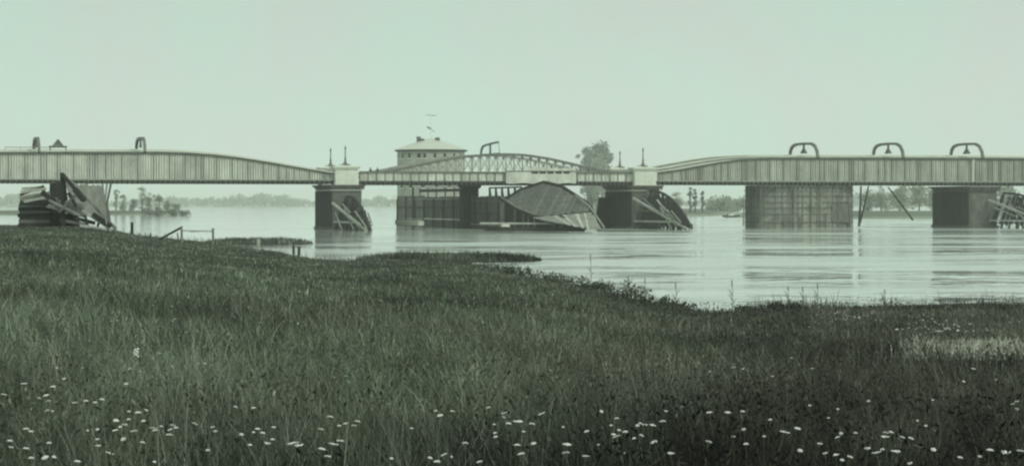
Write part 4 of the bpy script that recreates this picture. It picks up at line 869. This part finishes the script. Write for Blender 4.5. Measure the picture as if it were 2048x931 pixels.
L2 = [(986, 794), (977, 815), (1008, 825), (1017, 846), (1030, 842), (1039, 842), (1064, 847), (990, 865), (991, 873), (1034, 889), (1042, 907), (1067, 886), (930, 886), (958, 922), (880, 830), (905, 821), (783, 916), (860, 915), (874, 922), (1083, 826), (1135, 888), (1132, 904, 1.3), (1130, 888), (1172, 911), (1203, 822), (1233, 836), (1222, 850), (1227, 868), (1232, 872), (1280, 846), (1289, 848), (1306, 849), (1325, 842), (1332, 821), (1283, 870), (1308, 883), (1268, 876), (1342, 905), (1173, 862), (1250, 862)]
L3 = [(1418, 882), (1418, 824), (1467, 872), (1492, 887), (1528, 872), (1570, 863, 1.2), (1595, 856), (1640, 886), (1675, 873), (1682, 866), (1770, 872, 1.2), (1772, 864), (1783, 863), (1805, 873), (1822, 876), (1752, 904, 1.2), (1672, 908), (1650, 905), (1792, 901), (1867, 898), (1920, 914), (1980, 899), (2012, 903, 1.3), (2025, 807), (2034, 817), (1992, 758), (1947, 737), (1928, 762), (1467, 734), (1486, 737), (1545, 752), (1583, 715), (1625, 736), (1820, 925), (1735, 895), (1540, 838), (2040, 900), (1700, 912), (1600, 900), (1485, 822), (1455, 824), (1420, 742), (1975, 698, .9), (1990, 706, .9), (2008, 706, .9)]
L4 = []
g = random.Random(77)
for _ in range(85):
    k = g.random(); cx, cy, sx, sy = ((1700, 634, 32, 5) if k < .3 else (1850, 642, 22, 8) if k < .62 else (1890, 658, 50, 5) if k < .9 else (1950, 650, 60, 10)); L4.append((cx + g.gauss(0, sx), cy + g.gauss(0, sy), 1.15))
extra = [(g.uniform(-100, 2150), g.uniform(795, 925), g.uniform(.6, .9)) for _ in range(40)]
def make_flower():
    t_ = thing('white_flower', (0, 0, 0), 'x', 'flower', 'x')
    q = MB(); q.tube([(0, 0, -.42), (.012, 0, -.2), (0, 0, -.004)], [.0022, .002, .0015], 5); q.build('stem', 'stem', t_)
    q = MB()
    for ring, (n, r0, r1, z0_, z1_) in enumerate(((13, .004, .021, .002, -.001), (11, .003, .015, .0035, .003))):
        for k in range(n):
            a = 6.283 * k / n + ring * .2; da = 6.283 / n * .42; rr = r1 * (.88 + .2 * ((k * 7) % 5) / 5)
            p = lambda r_, an, z_: (r_ * math.cos(an), r_ * math.sin(an), z_)
            q.hexa([p(r0, a - da, z0_), p(rr * .8, a - da, z1_), p(rr, a, z1_ - .001), p(rr * .8, a + da, z1_)] + [p(r0, a - da, z0_ + .003), p(rr * .8, a - da, z1_ + .003), p(rr, a, z1_ + .002), p(rr * .8, a + da, z1_ + .003)])
    q.build('petals', 'petal', t_)
    q = MB(); q.lathe([(.0045, .003), (.005, .005), (.003, .0065), (.0005, .007)], (0, 0, 0), 10); q.build('flower_disc', 'disc', t_)
    return t_
proto = make_flower(); first = True
def make_umbel():
    t_ = thing('white_flower', (0, 0, 0), 'x', 'flower', 'x'); gg = random.Random(3); st = MB(); hd = MB(); st.tube([(0, 0, -.42), (.01, .004, -.2), (0, 0, -.03)], [.0028, .0024, .002], 5)
    for k in range(13):
        a = k * 2.4; r_ = .0062 * k ** .5; p = Vector((r_ * math.cos(a), r_ * math.sin(a), gg.uniform(-.002, .0035) - r_ * .12)); st.tube([(0, 0, -.03), p], [.0009, .0006], 3)
        hd.lathe([(.001, -.002), (.0052, 0), (.0045, .0022), (.0006, .0035)], p, 7)
    st.build('stem', 'stem', t_); hd.build('petals', 'petal', t_); return t_
proto2 = make_umbel(); first2 = True
for lst, lab, grp, hs in ((L1 + [e for e in extra if e[0] < 730], 'small white meadow flower in the near grass of the left third', 'white flowers in the left near grass', 1.0), (L2 + [e for e in extra if 730 <= e[0] < 1380], 'small white meadow flower in the near grass of the middle third', 'white flowers in the middle near grass', 1.0),
                          (L3 + [e for e in extra if e[0] >= 1380], 'small white meadow flower in the near grass of the right third', 'white flowers in the right near grass', 1.0), (L4, 'tiny white flower in the drift beside the pale sedge near the right shore', 'white flowers beside the pale sedge', 1.0)):
    for it in lst:
        px, py = it[0], it[1]; sz = it[2] if len(it) > 2 else 1.0; Y = 20.
        for _ in range(12): hz_ = float(ground_z((px - 1024) * Y / F, Y)) + .40; Y = F * (CH - hz_) / (py - HY)
        
        if g.random() < .4 or sz > 1.15: o = proto2 if first2 else copy_tree(proto2); first2 = False
        else: o = proto if first else copy_tree(proto); first = False
        o.location = P(px, py, Y); s_ = sz * g.uniform(.45, 1.0) * (1 if Y < 20 else 1.15); o.scale = (s_, s_, 1 if s_ < 1 else s_); o.rotation_euler = (R(g.gauss(1, 9)), R(g.gauss(0, 12)), g.uniform(0, 6.28))
        o['label'] = lab; o['group'] = grp
# one taller white blossom
Y = 18.; q = MB(); c = P(272, 705, Y)
wf = thing('white_blossom', c, 'single larger white blossom standing alone in the left meadow', 'flower')
q.tube([c - Vector((0, 0, .5)), c - Vector((0, 0, .02))], .003, 5); q.build('stem', 'stem', wf); q = MB()
for k in range(9):
    a = k * 2.4; d = Vector((math.cos(a) * .014, math.sin(a) * .014, -.028 + .007 * k)); q.lathe([(.002, -.008), (.011, 0), (.008, .008), (.001, .011)], c + d, 7)
q.build('petals', 'petal', wf)
for o in bpy.data.objects:
    if '_o' in o: del o['_o']
print('done')
